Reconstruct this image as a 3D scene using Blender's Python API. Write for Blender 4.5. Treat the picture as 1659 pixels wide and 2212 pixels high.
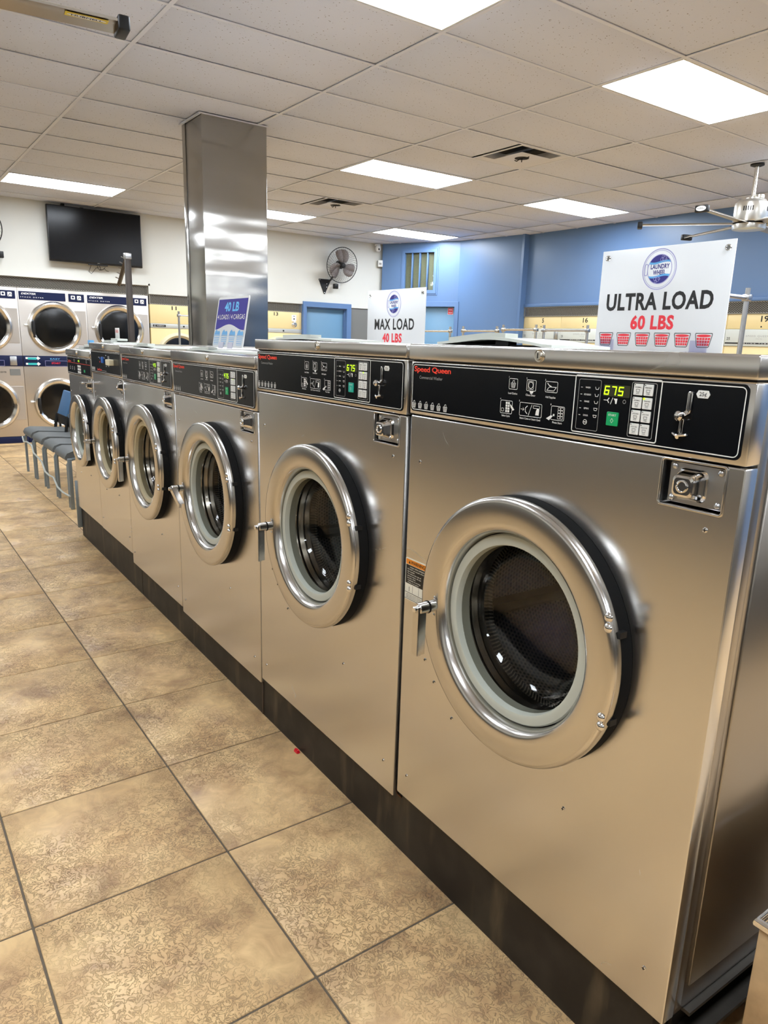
import bpy, bmesh, math, random
from mathutils import Vector, Matrix, Euler
random.seed(7)
R = math.radians
sc = bpy.context.scene
for o in list(bpy.data.objects):
    bpy.data.objects.remove(o)
COL = sc.collection

# ------------------------------------------------------------------ camera
CAM_H = 1.4133
Rc = [[0.5788435881, 0.8148245066, 0.0316405412], [0.2136474762, -0.1140982262, -0.9702248970], [-0.7869528934, 0.5683683824, -0.2401302260]]
cam = bpy.data.cameras.new('camera'); camo = bpy.data.objects.new('camera', cam); COL.objects.link(camo)
m = Matrix(((Rc[0][0], -Rc[1][0], -Rc[2][0]), (Rc[0][1], -Rc[1][1], -Rc[2][1]), (Rc[0][2], -Rc[1][2], -Rc[2][2])))
camo.matrix_world = Matrix.Translation((0, 0, CAM_H)) @ m.to_4x4()
cam.sensor_width = 36; cam.sensor_fit = 'AUTO'
cam.lens = 1563.164 * 36 / 2212
cam.shift_x = -10.53 / 2212; cam.shift_y = 22.56 / 2212
cam.clip_start = 0.02; cam.clip_end = 60
sc.camera = camo

# ------------------------------------------------------------------ light and exposure
LIGHT = 26.5            # radiance of the ceiling panels
sc.view_settings.view_transform = 'Standard'; sc.view_settings.look = 'None'
sc.view_settings.exposure = 0.0; sc.view_settings.gamma = 1.0; sc.view_settings.use_curve_mapping = False
w = bpy.data.worlds.new('world'); sc.world = w; w.use_nodes = True
w.node_tree.nodes['Background'].inputs[0].default_value = (0.8, 0.85, 1, 1)
w.node_tree.nodes['Background'].inputs[1].default_value = 0.05
sc.cycles.use_denoising = True
sc.cycles.max_bounces = 8; sc.cycles.diffuse_bounces = 4; sc.cycles.glossy_bounces = 4; sc.cycles.transparent_max_bounces = 8
sc.cycles.use_light_tree = False
sc.cycles.use_adaptive_sampling = True; sc.cycles.adaptive_threshold = 0.03

# ------------------------------------------------------------------ materials
MATS = {}
def srgb(r, g, b):
    f = lambda c: ((c / 255 + 0.055) / 1.055) ** 2.4 if c > 10 else c / 255 / 12.92
    return (f(r), f(g), f(b), 1)
def nodes(name):
    mt = bpy.data.materials.new(name); mt.use_nodes = True
    nt = mt.node_tree; b = nt.nodes['Principled BSDF']
    MATS[name] = mt
    return mt, nt, b
def N(nt, t, **kw):
    n = nt.nodes.new(t)
    for k, v in kw.items(): setattr(n, k, v)
    return n
def flat(name, col, rough=0.5, metal=0.0, spec=0.5, noise=0.0, nscale=20, bump=0.0, emit=None, es=0, coat=0):
    mt, nt, b = nodes(name)
    b.inputs['Base Color'].default_value = col
    b.inputs['Roughness'].default_value = rough
    b.inputs['Metallic'].default_value = metal
    b.inputs['Specular IOR Level'].default_value = spec
    b.inputs['Coat Weight'].default_value = coat
    b.inputs['Coat Roughness'].default_value = 0.08
    tc = N(nt, 'ShaderNodeTexCoord'); nz = N(nt, 'ShaderNodeTexNoise')
    nz.inputs['Scale'].default_value = nscale; nz.inputs['Detail'].default_value = 3
    nt.links.new(tc.outputs['Object'], nz.inputs['Vector'])
    if noise:
        hs = N(nt, 'ShaderNodeMapRange'); hs.inputs['To Min'].default_value = 1 - noise; hs.inputs['To Max'].default_value = 1 + noise
        nt.links.new(nz.outputs['Fac'], hs.inputs['Value'])
        mx = N(nt, 'ShaderNodeVectorMath', operation='SCALE'); mx.inputs[0].default_value = col[:3]
        nt.links.new(hs.outputs[0], mx.inputs['Scale']); nt.links.new(mx.outputs[0], b.inputs['Base Color'])
    if bump:
        bp = N(nt, 'ShaderNodeBump'); bp.inputs['Strength'].default_value = bump; bp.inputs['Distance'].default_value = 0.01
        nt.links.new(nz.outputs['Fac'], bp.inputs['Height']); nt.links.new(bp.outputs[0], b.inputs['Normal'])
    if emit:
        b.inputs['Emission Color'].default_value = emit; b.inputs['Emission Strength'].default_value = es
    return mt
def steel(name, col, rough, wav=0.05, wscale=(2.2, 2.2, 2.2), brush=(3, 3, 220), scratch=0.5, smear=0.0):
    mt, nt, b = nodes(name)
    if smear:
        tg = N(nt, 'ShaderNodeTangent'); tg.direction_type = 'RADIAL'; tg.axis = 'Z'
        b.inputs['Anisotropic'].default_value = smear; b.inputs['Anisotropic Rotation'].default_value = 0.0
        nt.links.new(tg.outputs[0], b.inputs['Tangent'])
    b.inputs['Metallic'].default_value = 1.0
    tc = N(nt, 'ShaderNodeTexCoord')
    oi = N(nt, 'ShaderNodeObjectInfo')
    off = N(nt, 'ShaderNodeVectorMath', operation='ADD')
    sc_ = N(nt, 'ShaderNodeMath', operation='MULTIPLY'); sc_.inputs[1].default_value = 31
    nt.links.new(oi.outputs['Random'], sc_.inputs[0])
    nt.links.new(tc.outputs['Object'], off.inputs[0]); nt.links.new(sc_.outputs[0], off.inputs[1])
    def noise(scale, sx, det=2, dist=0.0):
        mp = N(nt, 'ShaderNodeMapping'); mp.inputs['Scale'].default_value = sx
        nz = N(nt, 'ShaderNodeTexNoise'); nz.inputs['Scale'].default_value = scale; nz.inputs['Detail'].default_value = det
        nz.inputs['Distortion'].default_value = dist
        nt.links.new(off.outputs[0], mp.inputs['Vector']); nt.links.new(mp.outputs[0], nz.inputs['Vector'])
        return nz
    br = noise(1, brush, 2)
    big = noise(1, wscale, 1)
    # thin curved wipe marks: contour lines of a soft noise
    swl = noise(1, (3.0, 3.0, 4.5), 1, 0.6)
    sub = N(nt, 'ShaderNodeMath', operation='SUBTRACT'); sub.inputs[1].default_value = 0.5
    ab = N(nt, 'ShaderNodeMath', operation='ABSOLUTE')
    mr = N(nt, 'ShaderNodeMapRange'); mr.inputs['From Min'].default_value = 0.0; mr.inputs['From Max'].default_value = 0.006
    mr.inputs['To Min'].default_value = 1; mr.inputs['To Max'].default_value = 0
    nt.links.new(swl.outputs['Fac'], sub.inputs[0]); nt.links.new(sub.outputs[0], ab.inputs[0]); nt.links.new(ab.outputs[0], mr.inputs['Value'])
    msk = noise(1, (6, 6, 6), 2)
    ms2 = N(nt, 'ShaderNodeMapRange'); ms2.inputs['From Min'].default_value = 0.56; ms2.inputs['From Max'].default_value = 0.76
    nt.links.new(msk.outputs['Fac'], ms2.inputs['Value'])
    scr = N(nt, 'ShaderNodeMath', operation='MULTIPLY'); nt.links.new(mr.outputs[0], scr.inputs[0]); nt.links.new(ms2.outputs[0], scr.inputs[1])
    r2 = N(nt, 'ShaderNodeMath', operation='MULTIPLY_ADD'); r2.inputs[1].default_value = 0.25 * scratch; r2.inputs[2].default_value = rough
    nt.links.new(scr.outputs[0], r2.inputs[0])
    if scratch: nt.links.new(r2.outputs[0], b.inputs['Roughness'])
    else: b.inputs['Roughness'].default_value = rough
    b.inputs['Base Color'].default_value = (*col[:3], 1)
    b1 = N(nt, 'ShaderNodeBump'); b1.inputs['Strength'].default_value = wav; b1.inputs['Distance'].default_value = 0.15
    nt.links.new(big.outputs['Fac'], b1.inputs['Height'])
    nt.links.new(b1.outputs[0], b.inputs['Normal'])
    return mt

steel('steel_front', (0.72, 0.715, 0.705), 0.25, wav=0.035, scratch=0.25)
steel('steel_lid', (0.70, 0.69, 0.67), 0.24, wav=0.06, brush=(2, 2, 260))
steel('steel_ring', (0.66, 0.645, 0.62), 0.22, wav=0.02, brush=(30, 30, 30), scratch=0)
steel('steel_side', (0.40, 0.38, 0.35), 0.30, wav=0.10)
steel('steel_pillar', (0.42, 0.41, 0.385), 0.20, wav=0.09, wscale=(0.5, 0.25, 4.2), brush=(160, 160, 3), scratch=0.3, smear=0.9)
steel('steel_dryer', (0.64, 0.60, 0.55), 0.36, wav=0.03, scratch=0)
steel('steel_dryer_ring', (0.78, 0.76, 0.72), 0.18, wav=0.02, scratch=0)
flat('chrome', (0.82, 0.82, 0.82, 1), 0.10, 1.0)
flat('galvanised', (0.55, 0.56, 0.57, 1), 0.3, 1.0, noise=0.15, nscale=30)
flat('nickel', (0.72, 0.69, 0.62, 1), 0.25, 1.0)
flat('bronze_pole', (0.055, 0.042, 0.033, 1), 0.4, 0.3, noise=0.2)
flat('channel_steel', srgb(58, 54, 48), 0.35, 0.6, noise=0.3, nscale=25)
flat('rust', srgb(104, 60, 30), 0.8, noise=0.5, nscale=30)
flat('black_rubber', (0.006, 0.006, 0.006, 1), 0.7, spec=0.15)
flat('black_metal', (0.012, 0.012, 0.012, 1), 0.45, spec=0.3)
flat('dark_void', (0.006, 0.006, 0.006, 1), 0.8)
flat('grey_gasket', srgb(186, 190, 178), 0.45, noise=0.06, nscale=9)
flat('cream_gasket', srgb(196, 184, 150), 0.45, noise=0.06, nscale=9)
flat('panel_black', srgb(12, 14, 17), 0.2, spec=0.22)
flat('print_white', srgb(232, 232, 228), 0.5)
flat('print_grey', srgb(150, 150, 148), 0.5)
flat('print_red', srgb(238, 62, 38), 0.5)
flat('print_blue_key', srgb(28, 98, 190), 0.4)
flat('key_white', srgb(226, 228, 224), 0.4)
flat('key_green', srgb(10, 160, 95), 0.35)
flat('key_teal', srgb(20, 170, 150), 0.35)
flat('dial_cream', srgb(228, 220, 190), 0.4)
flat('led_lit', srgb(190, 255, 30), 0.4, emit=srgb(190, 255, 20), es=1.3)
flat('led_window', srgb(52, 52, 36), 0.2)
flat('dispenser_plastic', srgb(196, 200, 192), 0.35, noise=0.04)
flat('sign_white', srgb(220, 222, 222), 0.35)
flat('sign_black', srgb(30, 30, 30), 0.4)
flat('sign_red', srgb(224, 50, 62), 0.4)
flat('sign_navy', srgb(48, 44, 128), 0.4)
flat('sign_sky', srgb(98, 172, 226), 0.4)
flat('sign_lavender', srgb(170, 168, 215), 0.4)
flat('sign_purple', srgb(66, 60, 150), 0.6, spec=0.2)
flat('sign_cyan', srgb(100, 190, 245), 0.6)
flat('label_orange', srgb(236, 140, 30), 0.4)
flat('label_black', srgb(22, 20, 18), 0.5)
flat('label_white', srgb(226, 224, 208), 0.5)
flat('label_yellow', srgb(222, 198, 40), 0.4)
flat('wall_white', srgb(206, 206, 198), 0.55, noise=0.03, nscale=3, bump=0.08)
flat('wall_blue', srgb(92, 121, 160), 0.34, noise=0.04, nscale=2.5, bump=0.35)
flat('trim_blue', srgb(92, 122, 164), 0.35, noise=0.03, nscale=4)
flat('door_blue', srgb(102, 142, 172), 0.4, noise=0.03, nscale=4)
flat('reflect_dark', srgb(40, 39, 37), 0.5, noise=0.05, nscale=3)  # for the unseen bands that darken reflections in the steel
flat('wainscot_grey', srgb(116, 116, 112), 0.55, noise=0.03, nscale=3)
flat('wall_far', srgb(150, 146, 138), 0.6, noise=0.03, nscale=3)
flat('tbar_white', srgb(208, 212, 222), 0.6)
flat('light_frame', srgb(205, 205, 200), 0.5)
flat('vent_white', srgb(206, 208, 214), 0.5)
flat('cream_enamel', srgb(224, 204, 150), 0.4, noise=0.03, nscale=4)
flat('cream_trim', srgb(214, 206, 176), 0.4)
flat('strip_silver', srgb(186, 188, 184), 0.35, 0.3)
flat('dexter_navy', srgb(12, 24, 62), 0.4, spec=0.3)
flat('dexter_teal', srgb(50, 180, 180), 0.4)
flat('dryer_glass', srgb(12, 12, 12), 0.12, coat=0.3)
flat('tv_black', srgb(8, 8, 9), 0.35)
flat('tv_screen', srgb(4, 4, 6), 0.22, spec=0.25)
flat('grille_metal', srgb(150, 146, 136), 0.45, 0.4)
flat('chair_seat', srgb(100, 104, 104), 0.55, noise=0.08, nscale=30)
flat('chair_frame', srgb(128, 138, 142), 0.4, 0.3)
flat('chair_back', srgb(66, 108, 150), 0.5)
flat('cord_white', srgb(190, 196, 190), 0.5)
flat('fan_blade_grey', srgb(120, 112, 108), 0.4)
flat('blade_alu', (0.50, 0.46, 0.40, 1), 0.32, 0.9)
flat('fan_motor', (0.78, 0.77, 0.72, 1), 0.28, 0.9)
flat('blind_slat', srgb(150, 144, 116), 0.45)
flat('camera_white', srgb(220, 222, 220), 0.4)
flat('sticker_red', srgb(214, 44, 62), 0.4)
flat('number_black', srgb(20, 20, 18), 0.5)
flat('scrap_red', srgb(210, 24, 40), 0.35)
flat('stone_tile', srgb(178, 150, 112), 0.45, noise=0.35, nscale=22, bump=0.3)
flat('grout', srgb(92, 82, 68), 0.85, noise=0.2, nscale=40)
flat('ceiling_void', srgb(40, 36, 32), 0.9)
flat('acrylic_tab', srgb(205, 205, 222), 0.15)

def mat_light():
    mt, nt, b = nodes('panel_glow')
    b.inputs['Base Color'].default_value = (0.9, 0.9, 0.9, 1)
    b.inputs['Emission Color'].default_value = (0.91, 0.98, 1.07, 1)
    b.inputs['Emission Strength'].default_value = LIGHT
mat_light()
def mat_glass(name, tint, f0):
    mt, nt, b = nodes(name); nt.nodes.remove(b)
    out = nt.nodes['Material Output']
    tr = N(nt, 'ShaderNodeBsdfTransparent'); tr.inputs[0].default_value = tint
    gl = N(nt, 'ShaderNodeBsdfGlossy'); gl.inputs['Roughness'].default_value = 0.03
    lf = N(nt, 'ShaderNodeLayerWeight'); lf.inputs['Blend'].default_value = 0.5
    pw = N(nt, 'ShaderNodeMath', operation='POWER'); pw.inputs[1].default_value = 4.0; nt.links.new(lf.outputs['Facing'], pw.inputs[0])
    lw = N(nt, 'ShaderNodeMath', operation='MULTIPLY_ADD'); lw.inputs[1].default_value = 0.6; lw.inputs[2].default_value = f0
    nt.links.new(pw.outputs[0], lw.inputs[0])
    mx = N(nt, 'ShaderNodeMixShader')
    nt.links.new(lw.outputs[0], mx.inputs[0]); nt.links.new(tr.outputs[0], mx.inputs[1]); nt.links.new(gl.outputs[0], mx.inputs[2])
    nt.links.new(mx.outputs[0], out.inputs[0])
mat_glass('door_glass', (0.60, 0.59, 0.56, 1), 0.045)
mat_glass('window_glass', (0.85, 0.88, 0.86, 1), 0.03)
mat_glass('clear_acrylic', (0.90, 0.90, 0.96, 1), 0.03)

def mat_drum():
    mt, nt, b = nodes('drum_metal')
    b.inputs['Metallic'].default_value = 1; b.inputs['Roughness'].default_value = 0.42
    b.inputs['Metallic'].default_value = 0.75
    uv = N(nt, 'ShaderNodeUVMap')
    # two interleaved grids of round holes (hexagonal packing)
    def dots(shift):
        mp = N(nt, 'ShaderNodeMapping'); mp.inputs['Scale'].default_value = (1 / 0.0115, 1 / 0.0199, 1); mp.inputs['Location'].default_value = (shift, shift, 0)
        fr = N(nt, 'ShaderNodeVectorMath', operation='FRACTION')
        sb = N(nt, 'ShaderNodeVectorMath', operation='SUBTRACT'); sb.inputs[1].default_value = (0.5, 0.5, 0)
        ml = N(nt, 'ShaderNodeVectorMath', operation='MULTIPLY'); ml.inputs[1].default_value = (1, 1.73, 0)
        ln = N(nt, 'ShaderNodeVectorMath', operation='LENGTH')
        nt.links.new(uv.outputs[0], mp.inputs[0]); nt.links.new(mp.outputs[0], fr.inputs[0]); nt.links.new(fr.outputs[0], sb.inputs[0])
        nt.links.new(sb.outputs[0], ml.inputs[0]); nt.links.new(ml.outputs[0], ln.inputs[0])
        return ln
    a, c = dots(0.0), dots(0.5)
    mn = N(nt, 'ShaderNodeMath', operation='MINIMUM'); nt.links.new(a.outputs['Value'], mn.inputs[0]); nt.links.new(c.outputs['Value'], mn.inputs[1])
    mr = N(nt, 'ShaderNodeMapRange'); mr.inputs['From Min'].default_value = 0.26; mr.inputs['From Max'].default_value = 0.33
    nt.links.new(mn.outputs[0], mr.inputs['Value'])
    mx = N(nt, 'ShaderNodeMixRGB'); mx.inputs[1].default_value = (0.01, 0.009, 0.008, 1); mx.inputs[2].default_value = (0.34, 0.31, 0.27, 1)
    nt.links.new(mr.outputs[0], mx.inputs[0]); nt.links.new(mx.outputs[0], b.inputs['Base Color'])
mat_drum()
steel('drum_rib', (0.30, 0.28, 0.25), 0.4, wav=0.02, scratch=0)
steel('drum_plain', (0.60, 0.57, 0.52), 0.22, wav=0.03, scratch=0)

def mat_tile():
    mt, nt, b = nodes('floor_tile')
    tc = N(nt, 'ShaderNodeTexCoord'); oi = N(nt, 'ShaderNodeObjectInfo')
    s = N(nt, 'ShaderNodeMath', operation='MULTIPLY'); s.inputs[1].default_value = 57
    ad = N(nt, 'ShaderNodeVectorMath', operation='ADD')
    nt.links.new(oi.outputs['Random'], s.inputs[0]); nt.links.new(tc.outputs['Object'], ad.inputs[0]); nt.links.new(s.outputs[0], ad.inputs[1])
    def noise(scale, det, rough=0.55, dist=0.0):
        n = N(nt, 'ShaderNodeTexNoise'); n.inputs['Scale'].default_value = scale; n.inputs['Detail'].default_value = det
        n.inputs['Roughness'].default_value = rough; n.inputs['Distortion'].default_value = dist
        nt.links.new(ad.outputs[0], n.inputs['Vector']); return n
    n1 = noise(5.5, 5, 0.55, 0.4); n2 = noise(13, 4, 0.6, 0.8); n3 = noise(48, 4, 0.65, 1.2); n4 = noise(2.6, 2)
    r1 = N(nt, 'ShaderNodeValToRGB'); e = r1.color_ramp.elements
    e[0].position = 0.30; e[0].color = srgb(150, 116, 80); e[1].position = 0.70; e[1].color = srgb(236, 202, 146)
    x = e.new(0.48); x.color = srgb(208, 170, 120); 
    nt.links.new(n1.outputs['Fac'], r1.inputs[0])
    r2 = N(nt, 'ShaderNodeValToRGB'); e = r2.color_ramp.elements
    e[0].position = 0.35; e[0].color = srgb(168, 134, 98); e[1].position = 0.65; e[1].color = srgb(236, 204, 150)
    nt.links.new(n2.outputs['Fac'], r2.inputs[0])
    mx = N(nt, 'ShaderNodeMixRGB'); mx.inputs[0].default_value = 0.45
    nt.links.new(r1.outputs[0], mx.inputs[1]); nt.links.new(r2.outputs[0], mx.inputs[2])
    # crackled raised relief in patches
    ps = N(nt, 'ShaderNodeMapRange'); ps.inputs['From Min'].default_value = 0.36; ps.inputs['From Max'].default_value = 0.60
    nt.links.new(n4.outputs['Fac'], ps.inputs['Value'])
    c0 = N(nt, 'ShaderNodeMath', operation='SUBTRACT'); c0.inputs[1].default_value = 0.5; nt.links.new(n3.outputs['Fac'], c0.inputs[0])
    c1 = N(nt, 'ShaderNodeMath', operation='ABSOLUTE'); nt.links.new(c0.outputs[0], c1.inputs[0])
    cr = N(nt, 'ShaderNodeMapRange'); cr.inputs['From Min'].default_value = 0.004; cr.inputs['From Max'].default_value = 0.035
    nt.links.new(c1.outputs[0], cr.inputs['Value'])
    inv = N(nt, 'ShaderNodeMath', operation='SUBTRACT'); inv.inputs[0].default_value = 1.0; nt.links.new(cr.outputs[0], inv.inputs[1])
    am = N(nt, 'ShaderNodeMath', operation='MULTIPLY'); nt.links.new(inv.outputs[0], am.inputs[0]); nt.links.new(ps.outputs[0], am.inputs[1])
    a2 = N(nt, 'ShaderNodeMath', operation='MULTIPLY'); a2.inputs[1].default_value = 0.55; nt.links.new(am.outputs[0], a2.inputs[0])
    dk = N(nt, 'ShaderNodeMixRGB'); dk.inputs[2].default_value = srgb(112, 90, 66)
    nt.links.new(a2.outputs[0], dk.inputs[0]); nt.links.new(mx.outputs[0], dk.inputs[1])
    nt.links.new(dk.outputs[0], b.inputs['Base Color'])
    rr = N(nt, 'ShaderNodeMapRange'); rr.inputs['To Min'].default_value = 0.30; rr.inputs['To Max'].default_value = 0.55
    nt.links.new(n2.outputs['Fac'], rr.inputs['Value']); nt.links.new(rr.outputs[0], b.inputs['Roughness'])
    iv = N(nt, 'ShaderNodeMath', operation='SUBTRACT'); iv.inputs[0].default_value = 1.0; nt.links.new(am.outputs[0], iv.inputs[1])
    bp = N(nt, 'ShaderNodeBump'); bp.inputs['Strength'].default_value = 0.6; bp.inputs['Distance'].default_value = 0.004
    nt.links.new(iv.outputs[0], bp.inputs['Height']); nt.links.new(bp.outputs[0], b.inputs['Normal'])
mat_tile()
def mat_ceiling_tile():
    mt, nt, b = nodes('ceiling_tile')
    tc = N(nt, 'ShaderNodeTexCoord'); oi = N(nt, 'ShaderNodeObjectInfo')
    s = N(nt, 'ShaderNodeMath', operation='MULTIPLY'); s.inputs[1].default_value = 23
    ad = N(nt, 'ShaderNodeVectorMath', operation='ADD')
    nt.links.new(oi.outputs['Random'], s.inputs[0]); nt.links.new(tc.outputs['Object'], ad.inputs[0]); nt.links.new(s.outputs[0], ad.inputs[1])
    v = N(nt, 'ShaderNodeTexVoronoi'); v.inputs['Scale'].default_value = 48; v.inputs['Randomness'].default_value = 1
    n = N(nt, 'ShaderNodeTexNoise'); n.inputs['Scale'].default_value = 60; n.inputs['Detail'].default_value = 3
    nt.links.new(ad.outputs[0], v.inputs['Vector']); nt.links.new(ad.outputs[0], n.inputs['Vector'])
    am = N(nt, 'ShaderNodeMath', operation='MULTIPLY_ADD'); am.inputs[1].default_value = 0.5
    nt.links.new(n.outputs['Fac'], am.inputs[0]); nt.links.new(v.outputs['Distance'], am.inputs[2])
    r = N(nt, 'ShaderNodeMapRange'); r.inputs['From Min'].default_value = 0.30; r.inputs['From Max'].default_value = 0.40
    nt.links.new(am.outputs[0], r.inputs['Value'])
    mx = N(nt, 'ShaderNodeMixRGB'); mx.inputs[1].default_value = srgb(96, 88, 82); mx.inputs[2].default_value = srgb(206, 211, 224)
    nt.links.new(r.outputs[0], mx.inputs[0]); nt.links.new(mx.outputs[0], b.inputs['Base Color'])
    b.inputs['Roughness'].default_value = 0.85
mat_ceiling_tile()
def mat_plinth():
    mt, nt, b = nodes('plinth_paint')
    tc = N(nt, 'ShaderNodeTexCoord')
    def noise(sx, det):
        mp = N(nt, 'ShaderNodeMapping'); mp.inputs['Scale'].default_value = sx
        n = N(nt, 'ShaderNodeTexNoise'); n.inputs['Scale'].default_value = 1; n.inputs['Detail'].default_value = det
        nt.links.new(tc.outputs['Object'], mp.inputs[0]); nt.links.new(mp.outputs[0], n.inputs['Vector']); return n
    st = noise((14, 14, 3.0), 6); sp = noise((9, 9, 9), 6)
    r = N(nt, 'ShaderNodeValToRGB'); e = r.color_ramp.elements
    e[0].position = 0.54; e[0].color = srgb(20, 15, 11); e[1].position = 0.80; e[1].color = srgb(84, 72, 54)
    nt.links.new(st.outputs['Fac'], r.inputs[0])
    r2 = N(nt, 'ShaderNodeValToRGB'); e = r2.color_ramp.elements
    e[0].position = 0.45; e[0].color = srgb(20, 16, 12); e[1].position = 0.75; e[1].color = srgb(52, 47, 39)
    nt.links.new(sp.outputs['Fac'], r2.inputs[0])
    mx = N(nt, 'ShaderNodeMixRGB', blend_type='LIGHTEN'); mx.inputs[0].default_value = 0.7
    nt.links.new(r.outputs[0], mx.inputs[1]); nt.links.new(r2.outputs[0], mx.inputs[2]); nt.links.new(mx.outputs[0], b.inputs['Base Color'])
    b.inputs['Roughness'].default_value = 0.55
mat_plinth()

# ------------------------------------------------------------------ mesh helpers
class MB:
    def __init__(s): s.v = []; s.f = []; s.uv = {}
    def box(s, x0, x1, y0, y1, z0, z1):
        i = len(s.v)
        s.v += [(x, y, z) for z in (z0, z1) for y in (y0, y1) for x in (x0, x1)]
        s.f += [[i + k for k in q] for q in ((0, 2, 3, 1), (4, 5, 7, 6), (0, 1, 5, 4), (2, 6, 7, 3), (0, 4, 6, 2), (1, 3, 7, 5))]
        return s
    def quad(s, a, b, c, d):
        i = len(s.v); s.v += [a, b, c, d]; s.f.append([i, i + 1, i + 2, i + 3]); return s
    def tube(s, pts, r, n=10, caps=True, r1=None):
        pts = [Vector(p) for p in pts]; base = len(s.v); k = len(pts)
        prev = None
        for j, p in enumerate(pts):
            t = (pts[min(j + 1, k - 1)] - pts[max(j - 1, 0)]).normalized()
            if prev is None:
                a = Vector((0, 0, 1)) if abs(t.z) < 0.9 else Vector((1, 0, 0))
                u = t.cross(a).normalized()
            else:
                u = (prev - t * prev.dot(t)).normalized()
            prev = u; vv = t.cross(u)
            rr = r if r1 is None else r + (r1 - r) * j / (k - 1)
            for q in range(n):
                an = 2 * math.pi * q / n
                s.v.append(tuple(p + u * (rr * math.cos(an)) + vv * (rr * math.sin(an))))
        for j in range(k - 1):
            for q in range(n):
                a = base + j * n + q; b = base + j * n + (q + 1) % n
                s.f.append([a, b, b + n, a + n])
        if caps:
            s.f.append([base + q for q in range(n)][::-1]); s.f.append([base + (k - 1) * n + q for q in range(n)])
        return s
    def lathe(s, prof, c=(0, 0, 0), n=48, axis='y', closed=False):
        """prof: (radius, along-axis) points; axis y: circle in xz."""
        base = len(s.v); k = len(prof)
        for (r, a) in prof:
            for q in range(n):
                t = 2 * math.pi * q / n; x, z = r * math.cos(t), r * math.sin(t)
                if axis == 'y': s.v.append((c[0] + x, c[1] + a, c[2] + z))
                elif axis == 'z': s.v.append((c[0] + x, c[1] + z, c[2] + a))
                else: s.v.append((c[0] + a, c[1] + x, c[2] + z))
        for j in range(k if closed else k - 1):
            j2 = (j + 1) % k
            for q in range(n):
                a = base + j * n + q; b = base + j * n + (q + 1) % n; d = base + j2 * n + q; e = base + j2 * n + (q + 1) % n
                s.f.append([a, b, e, d])
        return s
    def add_mesh(s, me, fn=None):
        i = len(s.v)
        for v in me.vertices: s.v.append(tuple(fn(v.co)) if fn else tuple(v.co))
        for p in me.polygons: s.f.append([i + k for k in p.vertices])
        return s
    def mesh(s, name='m', smooth=35, fix=True):
        me = bpy.data.meshes.new(name); me.from_pydata(s.v, [], s.f); me.update()
        if fix:
            bm = bmesh.new(); bm.from_mesh(me); bmesh.ops.recalc_face_normals(bm, faces=bm.faces); bm.to_mesh(me); bm.free()
        if smooth:
            me.shade_smooth(); me.set_sharp_from_angle(angle=R(smooth))
        return me
def bbox(x0, x1, y0, y1, z0, z1, bev=0.004, seg=2):
    mb = MB().box(x0, x1, y0, y1, z0, z1); me = mb.mesh('b', 0)
    bm = bmesh.new(); bm.from_mesh(me)
    bmesh.ops.bevel(bm, geom=bm.edges[:], offset=bev, segments=seg, affect='EDGES', profile=0.5)
    bm.to_mesh(me); bm.free(); me.shade_smooth(); me.set_sharp_from_angle(angle=R(50))
    return me
def obj(name, me, mat, parent=None, loc=None, rot=None):
    if isinstance(me, MB): me = me.mesh(name)
    if me.users == 0: me.name = name
    o = bpy.data.objects.new(name, me); COL.objects.link(o)
    if not me.materials: me.materials.append(MATS[mat])
    elif me.materials[0] != MATS[mat]:
        o.material_slots[0].link = 'OBJECT'; o.material_slots[0].material = MATS[mat]
    if parent: o.parent = parent
    if loc: o.location = loc
    if rot: o.rotation_euler = rot
    return o
def thing(name, label, cat, loc=(0, 0, 0), rot=(0, 0, 0), group=None):
    o = bpy.data.objects.new(name, None); COL.objects.link(o)
    o.empty_display_size = 0.1
    o.location = loc; o.rotation_euler = rot if not isinstance(rot, (int, float)) else (0, 0, rot)
    return tag(o, label, cat, group)
def tag(o, label, cat, group=None):
    o['label'] = label; o['category'] = cat
    if group: o['group'] = group
    return o
def struct(o):
    o['kind'] = 'structure'; return o
def sempty(name, loc=(0, 0, 0), rot=(0, 0, 0)):
    o = bpy.data.objects.new(name, None); COL.objects.link(o); o.location = loc; o.rotation_euler = rot
    return struct(o)

def _curve_mesh(cu):
    ob = bpy.data.objects.new('tmp', cu)
    me = bpy.data.meshes.new_from_object(ob)
    bpy.data.objects.remove(ob); bpy.data.curves.remove(cu)
    return me
def fill2d(polys, depth=0.0, bevel=0.0, bres=1):
    """filled outline(s) with holes, in XY; depth along Z."""
    cu = bpy.data.curves.new('c', 'CURVE'); cu.dimensions = '2D'; cu.fill_mode = 'BOTH'
    cu.extrude = max(0, depth / 2 - bevel); cu.bevel_depth = bevel; cu.bevel_resolution = bres
    if bevel: cu.offset = -bevel
    for p in polys:
        sp = cu.splines.new('POLY'); sp.points.add(len(p) - 1)
        for q, (x, y) in zip(sp.points, p): q.co = (x, y, 0, 1)
        sp.use_cyclic_u = True
    return _curve_mesh(cu)
TXT = {}
def text2d(s, size=1.0, bold=0.0, xs=1.0, align='CENTER', space=1.0, shear=0.0):
    key = (s, size, bold, xs, align, space, shear)
    if key not in TXT:
        cu = bpy.data.curves.new('t', 'FONT'); cu.body = s; cu.size = 1.0; cu.offset = bold; cu.align_x = align; cu.align_y = 'CENTER'
        cu.space_character = space; cu.shear = shear; cu.resolution_u = 3; cu.fill_mode = 'FRONT'
        me = _curve_mesh(cu)
        TXT[key] = [(v.co.x * size * xs, v.co.y * size) for v in me.vertices], [list(p.vertices) for p in me.polygons]
        bpy.data.meshes.remove(me)
    return TXT[key]
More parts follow.
